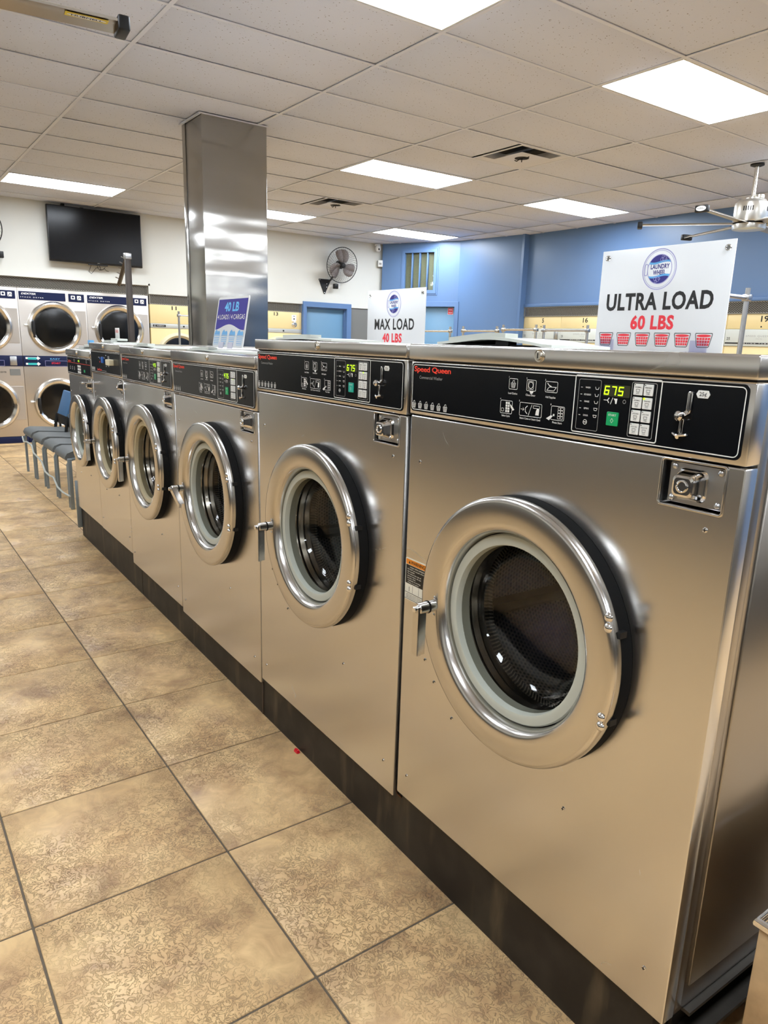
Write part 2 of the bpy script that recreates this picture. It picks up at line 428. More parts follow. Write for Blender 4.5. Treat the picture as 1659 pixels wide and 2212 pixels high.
class Print(MB):
    """flat print on the xz plane, facing -y, at depth y."""
    def __init__(s, y=0.0): MB.__init__(s); s.y = y
    def text(s, t, x, z, cap, bold=0.0, xs=1.0, align='CENTER', space=1.0, shear=0.0, width=None):
        size = cap / 0.70
        vs, fs = text2d(t, size, bold, xs, align, space, shear)
        if width and vs:
            w0 = max(v[0] for v in vs) - min(v[0] for v in vs); k = width / w0
        else: k = 1
        i = len(s.v); s.v += [(x + a * k, s.y, z + b) for a, b in vs]; s.f += [[i + q for q in f] for f in fs]
        return s
    def line(s, pts, w, closed=False):
        P = [Vector((a, b)) for a, b in pts]; n = len(P)
        for j in range(n if closed else n - 1):
            a, b = P[j], P[(j + 1) % n]
            d = b - a
            if d.length < 1e-9: continue
            d.normalize(); q = Vector((-d.y, d.x)) * w / 2; a = a - d * w * 0.3; b = b + d * w * 0.3
            s.quad(*[(v.x, s.y, v.y) for v in (a - q, b - q, b + q, a + q)])
        return s
    def rect(s, x0, z0, x1, z1):
        s.quad((x0, s.y, z0), (x1, s.y, z0), (x1, s.y, z1), (x0, s.y, z1)); return s
    def poly(s, pts):
        i = len(s.v); s.v += [(a, s.y, b) for a, b in pts]; s.f.append(list(range(i, i + len(pts)))); return s
    def fill(s, polys):
        me = fill2d(polys); s.add_mesh(me, lambda c: (c.x, s.y, c.y)); bpy.data.meshes.remove(me); return s
    def mesh(s, name='m', smooth=0, fix=False):
        return MB.mesh(s, name, 0, False)
def rr(x0, z0, x1, z1, r, n=5):
    p = []
    for cx, cz, a0 in ((x1 - r, z0 + r, -90), (x1 - r, z1 - r, 0), (x0 + r, z1 - r, 90), (x0 + r, z0 + r, 180)):
        for k in range(n + 1):
            a = R(a0 + 90 * k / n); p.append((cx + r * math.cos(a), cz + r * math.sin(a)))
    return p
def circ(cx, cz, r, n=40, rz=None):
    rz = rz or r
    return [(cx + r * math.cos(2 * math.pi * k / n), cz + rz * math.sin(2 * math.pi * k / n)) for k in range(n)]
def plate(polys, y0, depth, bevel=0.0):
    """front plate in xz with thickness: front face at y0, back at y0+depth."""
    me = fill2d(polys, depth, bevel)
    for v in me.vertices:
        x, y, z = v.co; v.co = (x, y0 + depth / 2 - z, y)
    me.update(); me.shade_smooth(); me.set_sharp_from_angle(angle=R(40))
    return me

# ------------------------------------------------------------------ the place: constants
HC = 2.982
ROW_O = Vector((-1.1788, 1.0986)); ROW_U = Vector((0.99988601, -0.01509828)); ROW_N = Vector((0.01509828, 0.99988601)); ROW_A = -0.0151
def row(u, v, z):
    p = ROW_O + ROW_U * u + ROW_N * v
    return (p.x, p.y, z)
XW = -10.40      # far white wall
YB = 8.0         # blue wall
YL, XN = -2.9, 4.6   # the two walls behind the camera

# ------------------------------------------------------------------ floor
T = 0.505; FX, FY = -1.1788, 0.6884
floor = struct(obj('floor', MB().box(XW - 1, XN, YL, YB + 1, -0.10, -0.003), 'grout'))
tile_me = bbox(-T / 2 + 0.0028, T / 2 - 0.0028, -T / 2 + 0.0028, T / 2 - 0.0028, -0.012, 0.0, 0.0018, 1)
rest = MB()
for i in range(-8, 19):
    for j in range(-8, 15):
        cx = FX - (i + 0.5) * T; cy = FY + (j - 0.5) * T
        if cx < XW - 0.35 or cx > XN - .25 or cy < YL + .25 or cy > YB + .2: continue
        if -2 <= i and -2 <= j <= 2:
            obj('tile', tile_me, 'floor_tile', floor, (cx, cy, 0))
        else:
            h = T / 2 - 0.0028
            rest.box(cx - h, cx + h, cy - h, cy + h, -0.012, 0.0)
ro = obj('tile_field', rest.mesh('tile_field', 0), 'floor_tile', floor); ro['kind'] = 'stuff'

# ------------------------------------------------------------------ ceiling: slab, runners, tiles, lamps, vents
CX, CY = -3.3324, 1.426; GX, GY = 0.6096, 1.2192
ceil = struct(obj('ceiling', MB().box(XW - 1, XN + .1, YL - .1, YB + 1, HC + 0.10, HC + 0.2), 'ceiling_void'))
LAMPS = [(l, k) for l in (-4, -2, 0, 2, 4) for k in (-11, -6, -1, 4, 9) if (l, k) != (0, 4)]
VENTS = [(2, 2), (2, 7)]
ct_me = bbox(-GX / 2 + 0.002, GX / 2 - 0.002, -GY / 2 + 0.002, GY / 2 - 0.002, 0.0052, 0.022, 0.002, 1)
half_me = bbox(-GX / 2 + 0.004, GX / 2 - 0.004, -GY / 4 + 0.004, GY / 4 - 0.004, 0.006, 0.022, 0.003, 1)
crest = MB()
for l in range(-4, 6):
    for k in range(-13, 13):
        x1 = CX - k * GX; xc = x1 - GX / 2; yc = CY + l * GY + GY / 2
        if xc < XW - 0.25 or xc > XN + 0.2 or yc < YL - 0.3 or yc > YB + 0.5 or (l, k) in LAMPS: continue
        if (l, k) in VENTS:
            obj('ceiling_tile', half_me, 'ceiling_tile', ceil, (xc, yc - GY / 4, HC)); continue
        if l >= -1 and k >= -4:
            o = obj('ceiling_tile', ct_me, 'ceiling_tile', ceil, (xc, yc, HC + random.uniform(-0.001, 0.0025)))
            o.rotation_euler = (random.uniform(-.0015, .0015), random.uniform(-.003, .003), 0)
        else:
            crest.box(xc - GX / 2 + .004, xc + GX / 2 - .004, yc - GY / 2 + .004, yc + GY / 2 - .004, HC + .006, HC + .022)
co = obj('ceiling_tile_field', crest.mesh('ceiling_tile_field', 0), 'ceiling_tile', ceil); co['kind'] = 'stuff'
for l in range(-3, 6):
    y = CY + l * GY
    obj('ceiling_runner', MB().box(XW, XN, y - 0.012, y + 0.012, HC, HC + 0.004).box(XW, XN, y - 0.0015, y + 0.0015, HC + .004, HC + .03), 'tbar_white', ceil)
for k in range(-12, 12):
    x = CX - k * GX
    obj('ceiling_crossbar', MB().box(x - 0.012, x + 0.012, YL, YB, HC + 0.0003, HC + 0.0043), 'tbar_white', ceil)
LAMP_LABEL = {(0, -1): 'bright ceiling light panel cut by the top edge of the photo',
    (2, -1): 'largest whole ceiling light panel, at the upper right', (2, 4): 'ceiling light panel beside the square vent, right of the steel pillar',
    (4, 4): 'ceiling light panel above the blue wall, left of the ceiling fan', (0, 9): 'long ceiling light panel above the wall television',
    (2, 9): 'ceiling light panel half hidden behind the steel pillar', (4, 9): 'small far ceiling light panel above the barred window'}
lf_me = MB().box(-GX / 2 + .014, GX / 2 - .014, -GY / 2 + .014, -GY / 2 + .026, .001, .02).box(-GX / 2 + .014, GX / 2 - .014, GY / 2 - .026, GY / 2 - .014, .001, .02) \
    .box(-GX / 2 + .014, -GX / 2 + .026, -GY / 2 + .026, GY / 2 - .026, .001, .02).box(GX / 2 - .026, GX / 2 - .014, -GY / 2 + .026, GY / 2 - .026, .001, .02).mesh('lamp_frame', 0)
ld_me = MB().box(-GX / 2 + .026, GX / 2 - .026, -GY / 2 + .026, GY / 2 - .026, .006, .016).mesh('diffuser', 0)
lh_me = MB().box(-GX / 2 + .014, GX / 2 - .014, -GY / 2 + .014, GY / 2 - .014, .02, .09).mesh('lamp_housing', 0)
for (l, k) in LAMPS:
    lx, ly = CX - k * GX - GX / 2, CY + l * GY + GY / 2
    if ly < YL + .6 or lx > XN - .3: continue
    t = thing('ceiling_light', LAMP_LABEL.get((l, k), 'ceiling light panel over the floor outside the photo'), 'light', (lx, ly, HC), 0, 'ceiling light panels')
    obj('lamp_frame', lf_me, 'light_frame', t); obj('diffuser', ld_me, 'panel_glow', t); obj('lamp_housing', lh_me, 'light_frame', t)
for n_, (l, k) in enumerate(VENTS):
    vx, vy = CX - k * GX - GX / 2, CY + l * GY + GY * 0.75; a = GX / 2 - .004
    t = thing('ceiling_vent', ('square ceiling air vent beside the upper right light panels', 'square ceiling air vent next to the steel pillar')[n_], 'vent', (vx, vy, HC), 0, 'square ceiling vents')
    fr = MB()
    for s1 in (0, 1):
        pass
    b_, t_ = a, 0.235
    pts_o = [(-b_, -b_), (b_, -b_), (b_, b_), (-b_, b_)]; pts_i = [(-t_, -t_), (t_, -t_), (t_, t_), (-t_, t_)]
    for q in range(4):
        (x0, y0), (x1, y1) = pts_o[q], pts_o[(q + 1) % 4]; (x2, y2), (x3, y3) = pts_i[(q + 1) % 4], pts_i[q]
        fr.quad((x0, y0, 0), (x1, y1, 0), (x2, y2, 0.012), (x3, y3, 0.012))
        fr.quad((x3, y3, 0.012), (x2, y2, 0.012), (x2 * .99, y2 * .99, .07), (x3 * .99, y3 * .99, .07))
    obj('frame', fr, 'vent_white', t)
    obj('duct', MB().box(-a, a, -a, a, .071, .095), 'dark_void', t)
    pl = MB(); c0, c1 = 0.185, 0.13
    P0 = [(-c0, -c0), (c0, -c0), (c0, c0), (-c0, c0)]; P1 = [(-c1, -c1), (c1, -c1), (c1, c1), (-c1, c1)]
    for q in range(4):
        pl.quad((*P0[q], -0.016), (*P0[(q + 1) % 4], -0.016), (*P1[(q + 1) % 4], -0.004), (*P1[q], -0.004))
    pl.quad(*[(x, y, -0.004) for x, y in P1])
    obj('diffuser_plate', pl, 'vent_white', t)
    hl = MB().lathe([(.062, -.0046), (.001, -.0046)], (0, 0, 0), 20, 'z'); obj('center_opening', hl, 'dark_void', t)
    obj('spring_clip', MB().tube([(-.085, 0, -.006), (-.06, 0, -.018), (-.03, 0, -.008), (.03, 0, -.008), (.06, 0, -.018), (.085, 0, -.006)], .004, 6).tube([(0, 0, -.004), (0, 0, -.035)], .004, 6), 'black_metal', t)
    obj('hanger_bar', MB().box(-.2, .2, -.012, .012, .05, .056), 'vent_white', t)

# ------------------------------------------------------------------ walls
wl = MB()
wl.box(XW - 0.12, XW, -3.4, 3.325, 2.075, HC + .1).box(XW - 0.12, XW, 3.325, 5.715, 1.968, HC + .1).box(XW - .12, XW, 5.715, 6.60, 2.01, HC + .1)
wl.box(XW - 0.12, XW, 6.60, 7.5, 1.955, HC + .1).box(XW - .12, XW, -3.4, -.8, 0, 2.075)
wall_white = struct(obj('wall_back', wl.mesh('wall_back', 0), 'wall_white'))
struct(obj('trim_1', MB().box(XW, XW + .012, -3.3, 3.335, 2.075, 2.10).box(XW, XW + .012, 3.315, 3.34, 1.968, 2.10).box(XW, XW + .010, 6.60, 7.2, 1.955, 1.99).mesh('trim', 0), 'wall_white'))
struct(obj('wall_wainscot', MB().box(XW - .12, XW - .01, 6.60, 7.5, 0, 1.955).mesh('w', 0), 'wainscot_grey'))
A1, A2, A3 = Vector((-10.33, 7.155)), Vector((-9.098, 7.765)), Vector((-7.87, 7.925))
def wall_seg(name, a, b, polys, mat, th=0.12):
    """upright wall from a to b (plan), outline polys in (distance, z); room side faces the camera."""
    d = (b - a).normalized(); ang = math.atan2(d.y, d.x)
    me = plate(polys, 0, th)
    o = obj(name, me, mat, None, (a.x, a.y, 0), (0, 0, ang)); return struct(o)
L1 = (A2 - A1).length
off0 = 0.08
WIN = (0.40 + 0.01, 2.25, 0.955, 2.845)     # opening of the window
DOR = (0.55, 0.0, 1.345, 2.015)
w1 = wall_seg('wall_angled', A1, A2, [[(0, 0), (DOR[0], 0), (DOR[0], DOR[3]), (DOR[2], DOR[3]), (DOR[2], 0), (L1, 0), (L1, HC + .1), (0, HC + .1)],
    [(WIN[0], WIN[1]), (WIN[0], WIN[3]), (WIN[2], WIN[3]), (WIN[2], WIN[1])]], 'wall_blue')
L2 = (A3 - A2).length
wall_seg('wall_blue_short', A2, A3, [[(0, 0), (L2, 0), (L2, HC + .1), (0, HC + .1)]], 'wall_blue')
struct(obj('wall_right', MB().box(-7.88, XN, YB, YB + .12, 2.02, HC + .1).box(-2.2, XN, YB, YB + .12, 0, 2.02).mesh('wall_right', 0), 'wall_blue'))
struct(obj('trim_2', MB().box(-7.90, -7.855, 7.90, YB + .02, 0, HC + .05).mesh('t', 0), 'trim_blue'))
struct(obj('trim_3', bbox(-7.85, -2.2, YB - .03, YB + .05, 1.985, 2.03, .006), 'trim_blue'))
struct(obj('wall_left', MB().box(XW - 1, XN, YL - .12, YL, 1.12, HC + .1).mesh('w', 0), 'wall_white'))
struct(obj('reflect_band_left', MB().box(XW - 1, XN, YL - .12, YL + .01, 0, 1.12).mesh('w', 0), 'reflect_dark'))  # unseen dark band, added so the washer fronts reflect dark up high
struct(obj('reflect_band_front', MB().box(XN - .01, XN + .12, YL, YB + .2, 0, 1.5).mesh('w', 0), 'reflect_dark'))  # added out of view to darken what the nearest washer side reflects
struct(obj('wall_front', MB().box(XN, XN + .12, YL, YB + .2, 0, HC + .1).mesh('w', 0), 'wall_far'))

# doors
d1 = sempty('door_1', (XW, 5.715, 0), (0, 0, R(90)))     # local x runs along +Y, -y faces the room
obj('door_frame', plate([[(0, 0), (.058, 0), (.058, 1.93), (.80, 1.93), (.80, 0), (.885, 0), (.885, 2.01), (0, 2.01)]], -0.03, .15, .004), 'trim_blue', d1)
obj('door_stop', plate([[(.058, 0), (.075, 0), (.075, 1.912), (.785, 1.912), (.785, 0), (.80, 0), (.80, 1.93), (.058, 1.93)]], 0.035, .08), 'trim_blue', d1)
obj('door_leaf', bbox(.075, .785, .07, .115, .01, 1.912, .003), 'door_blue', d1)
obj('door_knob', MB().lathe([(0.0, -.06), (.022, -.055), (.028, -.035), (.014, -.02), (.014, 0), (.03, 0), (.03, .006)], (.14, .07, 1.0), 20), 'nickel', d1)
ang1 = math.atan2(A2.y - A1.y, A2.x - A1.x)
d2 = sempty('door_2', (A1.x, A1.y, 0), (0, 0, ang1))
obj('door_frame', plate([[(DOR[0] - .05, 0), (DOR[0] + .01, 0), (DOR[0] + .01, DOR[3] - .01), (DOR[2] - .01, DOR[3] - .01), (DOR[2] - .01, 0), (DOR[2] + .06, 0), (DOR[2] + .06, DOR[3] + .07), (DOR[0] - .05, DOR[3] + .07)]], -.025, .145, .006), 'trim_blue', d2)
obj('door_leaf', bbox(DOR[0] + .012, DOR[2] - .012, .06, .10, .01, DOR[3] - .012, .003), 'door_blue', d2)
obj('door_knob', MB().lathe([(0.0, -.06), (.022, -.055), (.028, -.035), (.014, -.02), (.014, 0), (.03, 0), (.03, .006)], (DOR[0] + .1, .06, 1.0), 20), 'nickel', d2)
st = thing('notice_sticker', 'small red notice sticker high on the blue door', 'sticker', (A1.x, A1.y, 0), (0, 0, ang1))
obj('backing', plate([rr(1.19, 1.89, 1.285, 1.995, .008)], .0585, .0012), 'print_white', st)
p = Print(.0578); p.fill([rr(1.194, 1.894, 1.281, 1.991, .007)]); obj('red_field', p, 'sticker_red', st)
p = Print(.0572); p.text('FIRE', 1.2375, 1.962, .02, .01, width=.06); obj('lettering', p, 'print_white', st); p = Print(.0572); p.text('DOOR', 1.2375, 1.918, .02, .01, width=.06); obj('lettering', p, 'print_white', st)

# barred window with blinds
wn = sempty('window_1', (A1.x, A1.y, 0), (0, 0, ang1))
x0, z0, x1, z1 = WIN
obj('window_frame', plate([rr(x0 - .04, z0 - .045, x1 + .04, z1 + .04, .003, 1), [(x0 + .012, z0 + .012), (x1 - .012, z0 + .012), (x1 - .012, z1 - .012), (x0 + .012, z1 - .012)]], -.018, .06, .004), 'trim_blue', wn)
obj('window_bead', plate([rr(x0 - .062, z0 - .067, x1 + .062, z1 + .062, .003, 1), rr(x0 - .04, z0 - .045, x1 + .04, z1 + .04, .003, 1)], -.008, .02, .003), 'trim_blue', wn)
for q in (1, 2, 3):
    xm = x0 + (x1 - x0) * q / 4
    obj('mullion', bbox(xm - .008, xm + .008, -.004, .05, z0, z1, .002, 1), 'trim_blue', wn)
for q in range(4):
    xa, xb = x0 + (x1 - x0) * q / 4, x0 + (x1 - x0) * (q + 1) / 4
    obj('pane', MB().box(xa + .008, xb - .008, .042, .046, z0, z1), 'window_glass', wn)
bl = MB(); zz = z0 + .01
while zz < z1:
    i = len(bl.v)
    bl.quad((x0, .058, zz), (x1, .058, zz), (x1, .064, zz + .0185), (x0, .064, zz + .0185)); zz += .0205
so = obj('blind_slats', bl, 'blind_slat', wn); so['kind'] = 'stuff'
obj('blind_back', MB().box(x0, x1, .085, .09, z0, z1), 'dark_void', wn)

# ------------------------------------------------------------------ pillar
PX0, PX1, PY0, PY1 = -5.885, -5.505, 2.19, 2.71
pil = sempty('pillar', (0, 0, 0))
obj('pillar_cladding', bbox(PX0 + .003, PX1, PY0, PY1, 0, HC, .004), 'steel_pillar', pil)
obj('seam_strip', bbox(PX0, PX0 + .062, PY0 - .004, PY1 - .01, 0, HC - .001, .003), 'steel_pillar', pil)
obj('seam_gap', MB().box(PX0 + .0625, PX0 + .069, PY0 - .0012, PY0 + .01, 0, HC - .002), 'black_metal', pil)
obj('ceiling_collar', MB().box(PX0 - .015, PX1 + .012, PY0 - .018, PY0 - .0045, HC - .012, HC).box(PX1 + .001, PX1 + .012, PY0 - .0045, PY1 + .01, HC - .008, HC), 'tbar_white', pil)

# ------------------------------------------------------------------ washers
SEG7 = {'6': 'afgedc', '7': 'abc', '5': 'afgcd', '4': 'fgbc'}
def seven(pr, ch, x, z, w_, h_, t):
    P = {'a': [(0, h_), (w_, h_)], 'b': [(w_, h_), (w_, h_ / 2)], 'c': [(w_, h_ / 2), (w_, 0)], 'd': [(0, 0), (w_, 0)],
         'e': [(0, 0), (0, h_ / 2)], 'f': [(0, h_ / 2), (0, h_)], 'g': [(0, h_ / 2), (w_, h_ / 2)]}
    for k in SEG7[ch]:
        a, b = P[k]; pr.line([(x + a[0] + a[1] * .12, z + a[1]), (x + b[0] + b[1] * .12, z + b[1])], t)
def mini_basket(pr, x, z, w_, h_, t):
    pr.line([(x - w_ / 2, z + h_ * .62), (x - w_ * .36, z), (x + w_ * .36, z), (x + w_ / 2, z + h_ * .62)], t, True)
    for k in (-1, 0, 1): pr.line([(x + k * w_ * .24, z + h_ * .62), (x + k * w_ * .18, z)], t * .8)
    for k in (1, 2): pr.line([(x - w_ * (.36 + .045 * k), z + h_ * .2 * k), (x + w_ * (.36 + .045 * k), z + h_ * .2 * k)], t * .8)
    pr.line([(x - w_ * .3, z + h_ * .62), (x - w_ * .1, z + h_ * .95), (x + w_ * .15, z + h_), (x + w_ * .32, z + h_ * .62)], t)
screw_me = MB().lathe([(0.0, -.0022), (.0022, -.0020), (.0044, -.001), (.0048, 0)], (0, 0, 0), 12).mesh('screw')
screw_slot_me = MB().box(-.0030, .0030, -.0026, -.0019, -.0007, .0007).box(-.0007, .0007, -.0026, -.0019, -.003, .003).mesh('s', 0)
rivet_me = MB().lathe([(0.0, -.0058), (.003, -.0055), (.006, -.0042), (.0085, -.002), (.0092, 0)], (0, 0, 0), 20).mesh('rivet')

def lathe_uv(prof, c, n, mode):
    mb = MB().lathe(prof, c, n); me = mb.mesh('drum', 60)
    uvl = me.uv_layers.new(name='UVMap')
    for poly in me.polygons:
        angs = []
        for li in poly.loop_indices:
            v = me.vertices[me.loops[li].vertex_index].co
            angs.append(math.atan2(v.z - c[2], v.x - c[0]))
        for li, an in zip(poly.loop_indices, angs):
            v = me.vertices[me.loops[li].vertex_index].co
            if mode == 'disc': uvl.data[li].uv = (v.x, v.z)
            else:
                if max(angs) - min(angs) > 3: an = an + 2 * math.pi if an < 0 else an
                uvl.data[li].uv = (an * 0.27, v.y)
    return me

def washer(label, u0, W, zb, zp, zl, zt, dz, dr, kind, price, baskets, depth=1.06, warn=False, lid_open=0.012, gasket='grey_gasket', handle_rot=0.0, coin_x=None, cxf=0.495):
    t = thing('front_load_washer', label, 'washer', row(u0, -.02, zb), ROW_A, 'front load washers in a row')
    L = (0, 0, -zb)
    def part(name, me, mat, par=None):
        return obj(name, me, mat, par or t, L if par is None else None)
    kx = W / 0.857; H = zl - zp
    X = lambda x: x * kx
    Zp = lambda z: zp + (z - 1.249) / 0.127 * H
    cx = W * cxf; k = dr / 0.29
    # cabinet shell and front panel
    cab = MB().box(.003, .006, .034, depth, zb, zl).box(W - .006, W - .003, .034, depth, zb, zl).box(.003, W - .003, depth - .003, depth, zb, zl) \
        .box(.003, W - .003, .034, depth, zb, zb + .004).box(.003, W - .003, .034, depth, zl - .004, zl)
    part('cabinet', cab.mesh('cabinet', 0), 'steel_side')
    bx0, bx1, bz1 = X(.714), X(.826), zp - .007; bz0 = bz1 - .074
    if coin_x: bx0, bx1 = coin_x
    part('front_panel', plate([rr(0, zb, W, zp - .003, .004, 2), circ(cx, dz, .2095 * k, 64), rr(bx0, bz0, bx1, bz1, .005, 3)], 0, .034, .003), 'steel_front')
    part('corner_post', bbox(.002, .014, .035, .060, zb + .01, zl - .01, .003), 'steel_side')
    part('corner_post', bbox(W - .014, W - .002, .035, .060, zb + .01, zl - .01, .003), 'steel_side')
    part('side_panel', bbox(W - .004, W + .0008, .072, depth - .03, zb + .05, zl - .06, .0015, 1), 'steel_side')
    # door
    d = part('door_ring', MB().lathe([(r * k, y * .86) for r, y in ((.270, -.032), (.2865, -.032), (.2893, -.036), (.290, -.046), (.2885, -.0545), (.2845, -.0592), (.278, -.0612), (.237, -.0612), (.228, -.0598), (.2205, -.0555), (.2155, -.048), (.2120, -.037), (.2105, -.026), (.2105, -.012))], (cx, 0, dz), 96), 'steel_ring')
    obj('gap_ring', MB().lathe([(r * k, y * .86) for r, y in ((.2870, -.0325), (.2885, -.028), (.2895, -.001), (.2095, -.001), (.2095, -.0185))], (cx, 0, dz), 72), 'black_rubber', d)  # black ring filling the gap between door ring and front panel
    obj('gasket', MB().lathe([(r * k, y) for r, y in ((.209, -.012), (.2085, -.022), (.205, -.0265), (.191, -.0290), (.1845, -.027), (.182, -.018), (.1815, .01))], (cx, 0, dz), 72), gasket, d)
    obj('window_glass', MB().lathe([(r * k, y) for r, y in ((.1818, -.012), (.180, .015), (.173, .045), (.155, .066), (.12, .08), (.07, .089), (.02, .092), (.0005, .092))], (cx, 0, dz), 64), 'door_glass', d)
    for rx, rz in ((.264, .124), (.265, .104), (.271, -.071), (.272, -.089)):
        obj('rivet', rivet_me, 'chrome', d, (cx + rx * k, -.0522, dz + rz * k))
    for hz_ in (.09, -.085): obj('hinge', MB().box(cx + .268 * k, cx + .281 * k, -.036, -.018, dz + hz_ * k - .006, dz + hz_ * k + .006), 'black_metal', d)
    # bowl and drum behind the glass
    part('tub_mouth', MB().lathe([(r * k, y) for r, y in ((.1835, -.012), (.190, .004), (.186, .016), (.194, .028), (.189, .042), (.196, .052), (.192, .066), (.205, .085), (.215, .1))], (cx, 0, dz), 64), 'drum_plain')
    R0 = .272 * k
    dm = part('drum', lathe_uv([(.2 * k, .1), (.25 * k, .1), (R0, .115), (R0, .2), (R0, .3), (R0, .4), (R0, .5), (R0 - .02, .55)], (cx, 0, dz), 72, 'cyl'), 'drum_metal')
    obj('drum_back', lathe_uv([(R0 - .02, .55), (R0 * .7, .565), (R0 * .35, .57), (.0005, .57)], (cx, 0, dz), 48, 'disc'), 'drum_metal', dm)
    for q in range(3):
        a = R(75 + 120 * q); rb = MB()
        pr_ = [(-.022, R0 - .001), (-.010, R0 - .03), (.010, R0 - .03), (.022, R0 - .001)]
        pts = [(cx + r_ * math.cos(a) - s_ * math.sin(a), dz + r_ * math.sin(a) + s_ * math.cos(a)) for s_, r_ in pr_]
        for j in range(3):
            (xa, za), (xb, zb_) = pts[j], pts[j + 1]
            rb.quad((xa, .14, za), (xb, .14, zb_), (xb, .54, zb_), (xa, .54, za))
        rb.quad(*[(x_, .14, z_) for x_, z_ in pts])
        obj('lifter', rb, 'drum_rib', dm)
    # handle: boss, collar, lever, bolt
    hx, hz = cx - .238 * k, dz - .016
    if kind != 'C':
        h = part('door_handle', MB().lathe([(0.0, -.098), (.0125, -.098), (.0140, -.096), (.0140, -.0500)], (hx, 0, hz), 24), 'steel_ring')
        obj('collar', MB().lathe([(.0146, -.072), (.0152, -.071), (.0152, -.0685), (.0146, -.0675)], (hx, 0, hz), 24, closed=True), 'black_rubber', h)
        lv = MB().box(-.0105, .0105, -.1025, -.0985, -.112, .006).box(.0085, .0105, -.1025, -.080, -.112, .004).box(-.0105, .0105, -.1025, -.091, -.114, -.112)
        obj('lever', lv.mesh('lever', 0), 'steel_ring', h, (hx, 0, hz), (0, handle_rot, 0))
        obj('bolt', MB().lathe([(0.0, -.110), (.0055, -.110), (.007, -.1085), (.007, -.1025), (.0095, -.1025), (.0095, -.098)], (hx, 0, hz), 18), 'chrome', h)
        for s_ in (-1, 1):
            o = obj('screw', screw_me, 'chrome', h, (hx + .004, -.0524, hz + s_ * .021)); o.scale = (.9, 1, .9)
    # coin box
    cb = part('coin_box', MB().box(bx0 - .001, bx1 + .001, .031, .034, bz0 - .001, bz1 + .001).box(bx0 - .002, bx0, .001, .033, bz0, bz1).box(bx1, bx1 + .002, .001, .033, bz0, bz1)
        .box(bx0, bx1, .001, .033, bz0 - .002, bz0).box(bx0, bx1, .001, .033, bz1, bz1 + .002).mesh('coin_box', 0), 'galvanised')
    obj('recess_lip', plate([rr(bx0 - .004, bz0 - .004, bx1 + .004, bz1 + .004, .007, 4), rr(bx0 + .0005, bz0 + .0005, bx1 - .0005, bz1 - .0005, .004, 4)], -.0025, .008, .002), 'steel_ring', cb)
    bw = bx1 - bx0; bc = (bx0 + bx1) / 2 - .004; bzc = (bz0 + bz1) / 2
    obj('face_plate', plate([rr(bx0 + .010, bz0 + .004, bx1 - .004, bz1 - .003, .003, 2)], .0065, .012, .0012), 'galvanised', cb)
    bk = MB(); ns = 5
    def ringpts(hw, hh, y, r_): return [(bc + a, y, bzc + b) for a, b in rr(-hw, -hh, hw, hh, r_, ns)]
    levels = [ringpts(.028, .027, .0065, .012), ringpts(.025, .024, .002, .011), ringpts(.0200, .0185, -.014, .009), ringpts(.0185, .0170, -.019, .008), ringpts(.0150, .0135, -.0205, .007)]
    for a, b in zip(levels, levels[1:]):
        n_ = len(a)
        for q in range(n_):
            bk.quad(a[q], a[(q + 1) % n_], b[(q + 1) % n_], b[q])
    i0 = len(bk.v); bk.v += levels[-1]; bk.f.append(list(range(i0, i0 + len(levels[-1]))))
    obj('lock_block', bk, 'chrome', cb)
    obj('lock_ring', MB().lathe([(.0105, -.0195), (.0105, -.0225), (.0085, -.023), (.0075, -.0215), (.0075, -.018)], (bc, 0, bzc), 24), 'chrome', cb)
    obj('key_hole', MB().lathe([(.0076, -.0203), (.0005, -.0203)], (bc, 0, bzc), 16), 'black_metal', cb)
    for sx, sz in ((bx0 + .018, bz0 + .011), (bx0 + .018, bz1 - .010), (bx1 - .012, bz0 + .011), (bx1 - .012, bz1 - .010)):
        o = obj('bolt', rivet_me, 'galvanised', cb, (sx, .0065, sz)); o.scale = (.62, .62, .62)
    # panel screws
    for sx, sz in ((.045, zp - .113), (.804, zp - .110), (.043, zb + .072), (.580, zb + .294), (.805, zb + .087), (.10, dz - .20), (.14, dz - .245), (.215, dz - .31)):
        if kind == 'C' and sx > .8: continue
        s_ = part('screw', screw_me, 'chrome'); s_.location = (X(sx), 0, sz - zb)
        obj('screw_slot', screw_slot_me, 'black_metal', s_)
    # lid with lock, gap line
    part('lid', bbox(-.003, W + .003, -.012, depth, zl + .002, zt, .004), 'steel_lid')
    part('lid_gap', MB().box(.004, W - .004, -.001, .03, zl - .002, zl + .003).mesh('g', 0), 'dark_void')
    kz = (zl + zt) / 2 + .004
    kl = part('key_lock', MB().lathe([(0.0, -.018), (.0075, -.018), (.0085, -.0165), (.009, -.0145), (.0118, -.0150), (.0125, -.0135), (.0125, -.011)], (X(.425), 0, kz), 28), 'nickel')
    obj('key_slot', MB().box(X(.425) - .0012, X(.425) + .0012, -.0184, -.0175, kz - .005, kz + .005).mesh('k', 0), 'black_metal', kl)
    # control panel
    part('panel_bezel', bbox(0, W, -.0045, .036, zp, zl - .001, .0035), 'steel_lid')
    cp = part('control_panel', plate([rr(.006, zp + .008, W - .010, zl - .005, .010, 5)], -.0062, .002, .0005), 'panel_black')
    y1, y2 = -.0066, -.0070
    W_ = Print(y1); Wx = Print(y2); Rd = Print(y1); Gy = Print(y1)
    b0 = rr(.0105, zp + .0125, W - .0145, zl - .0095, .008, 5)
    W_.line(b0, .0016, True)
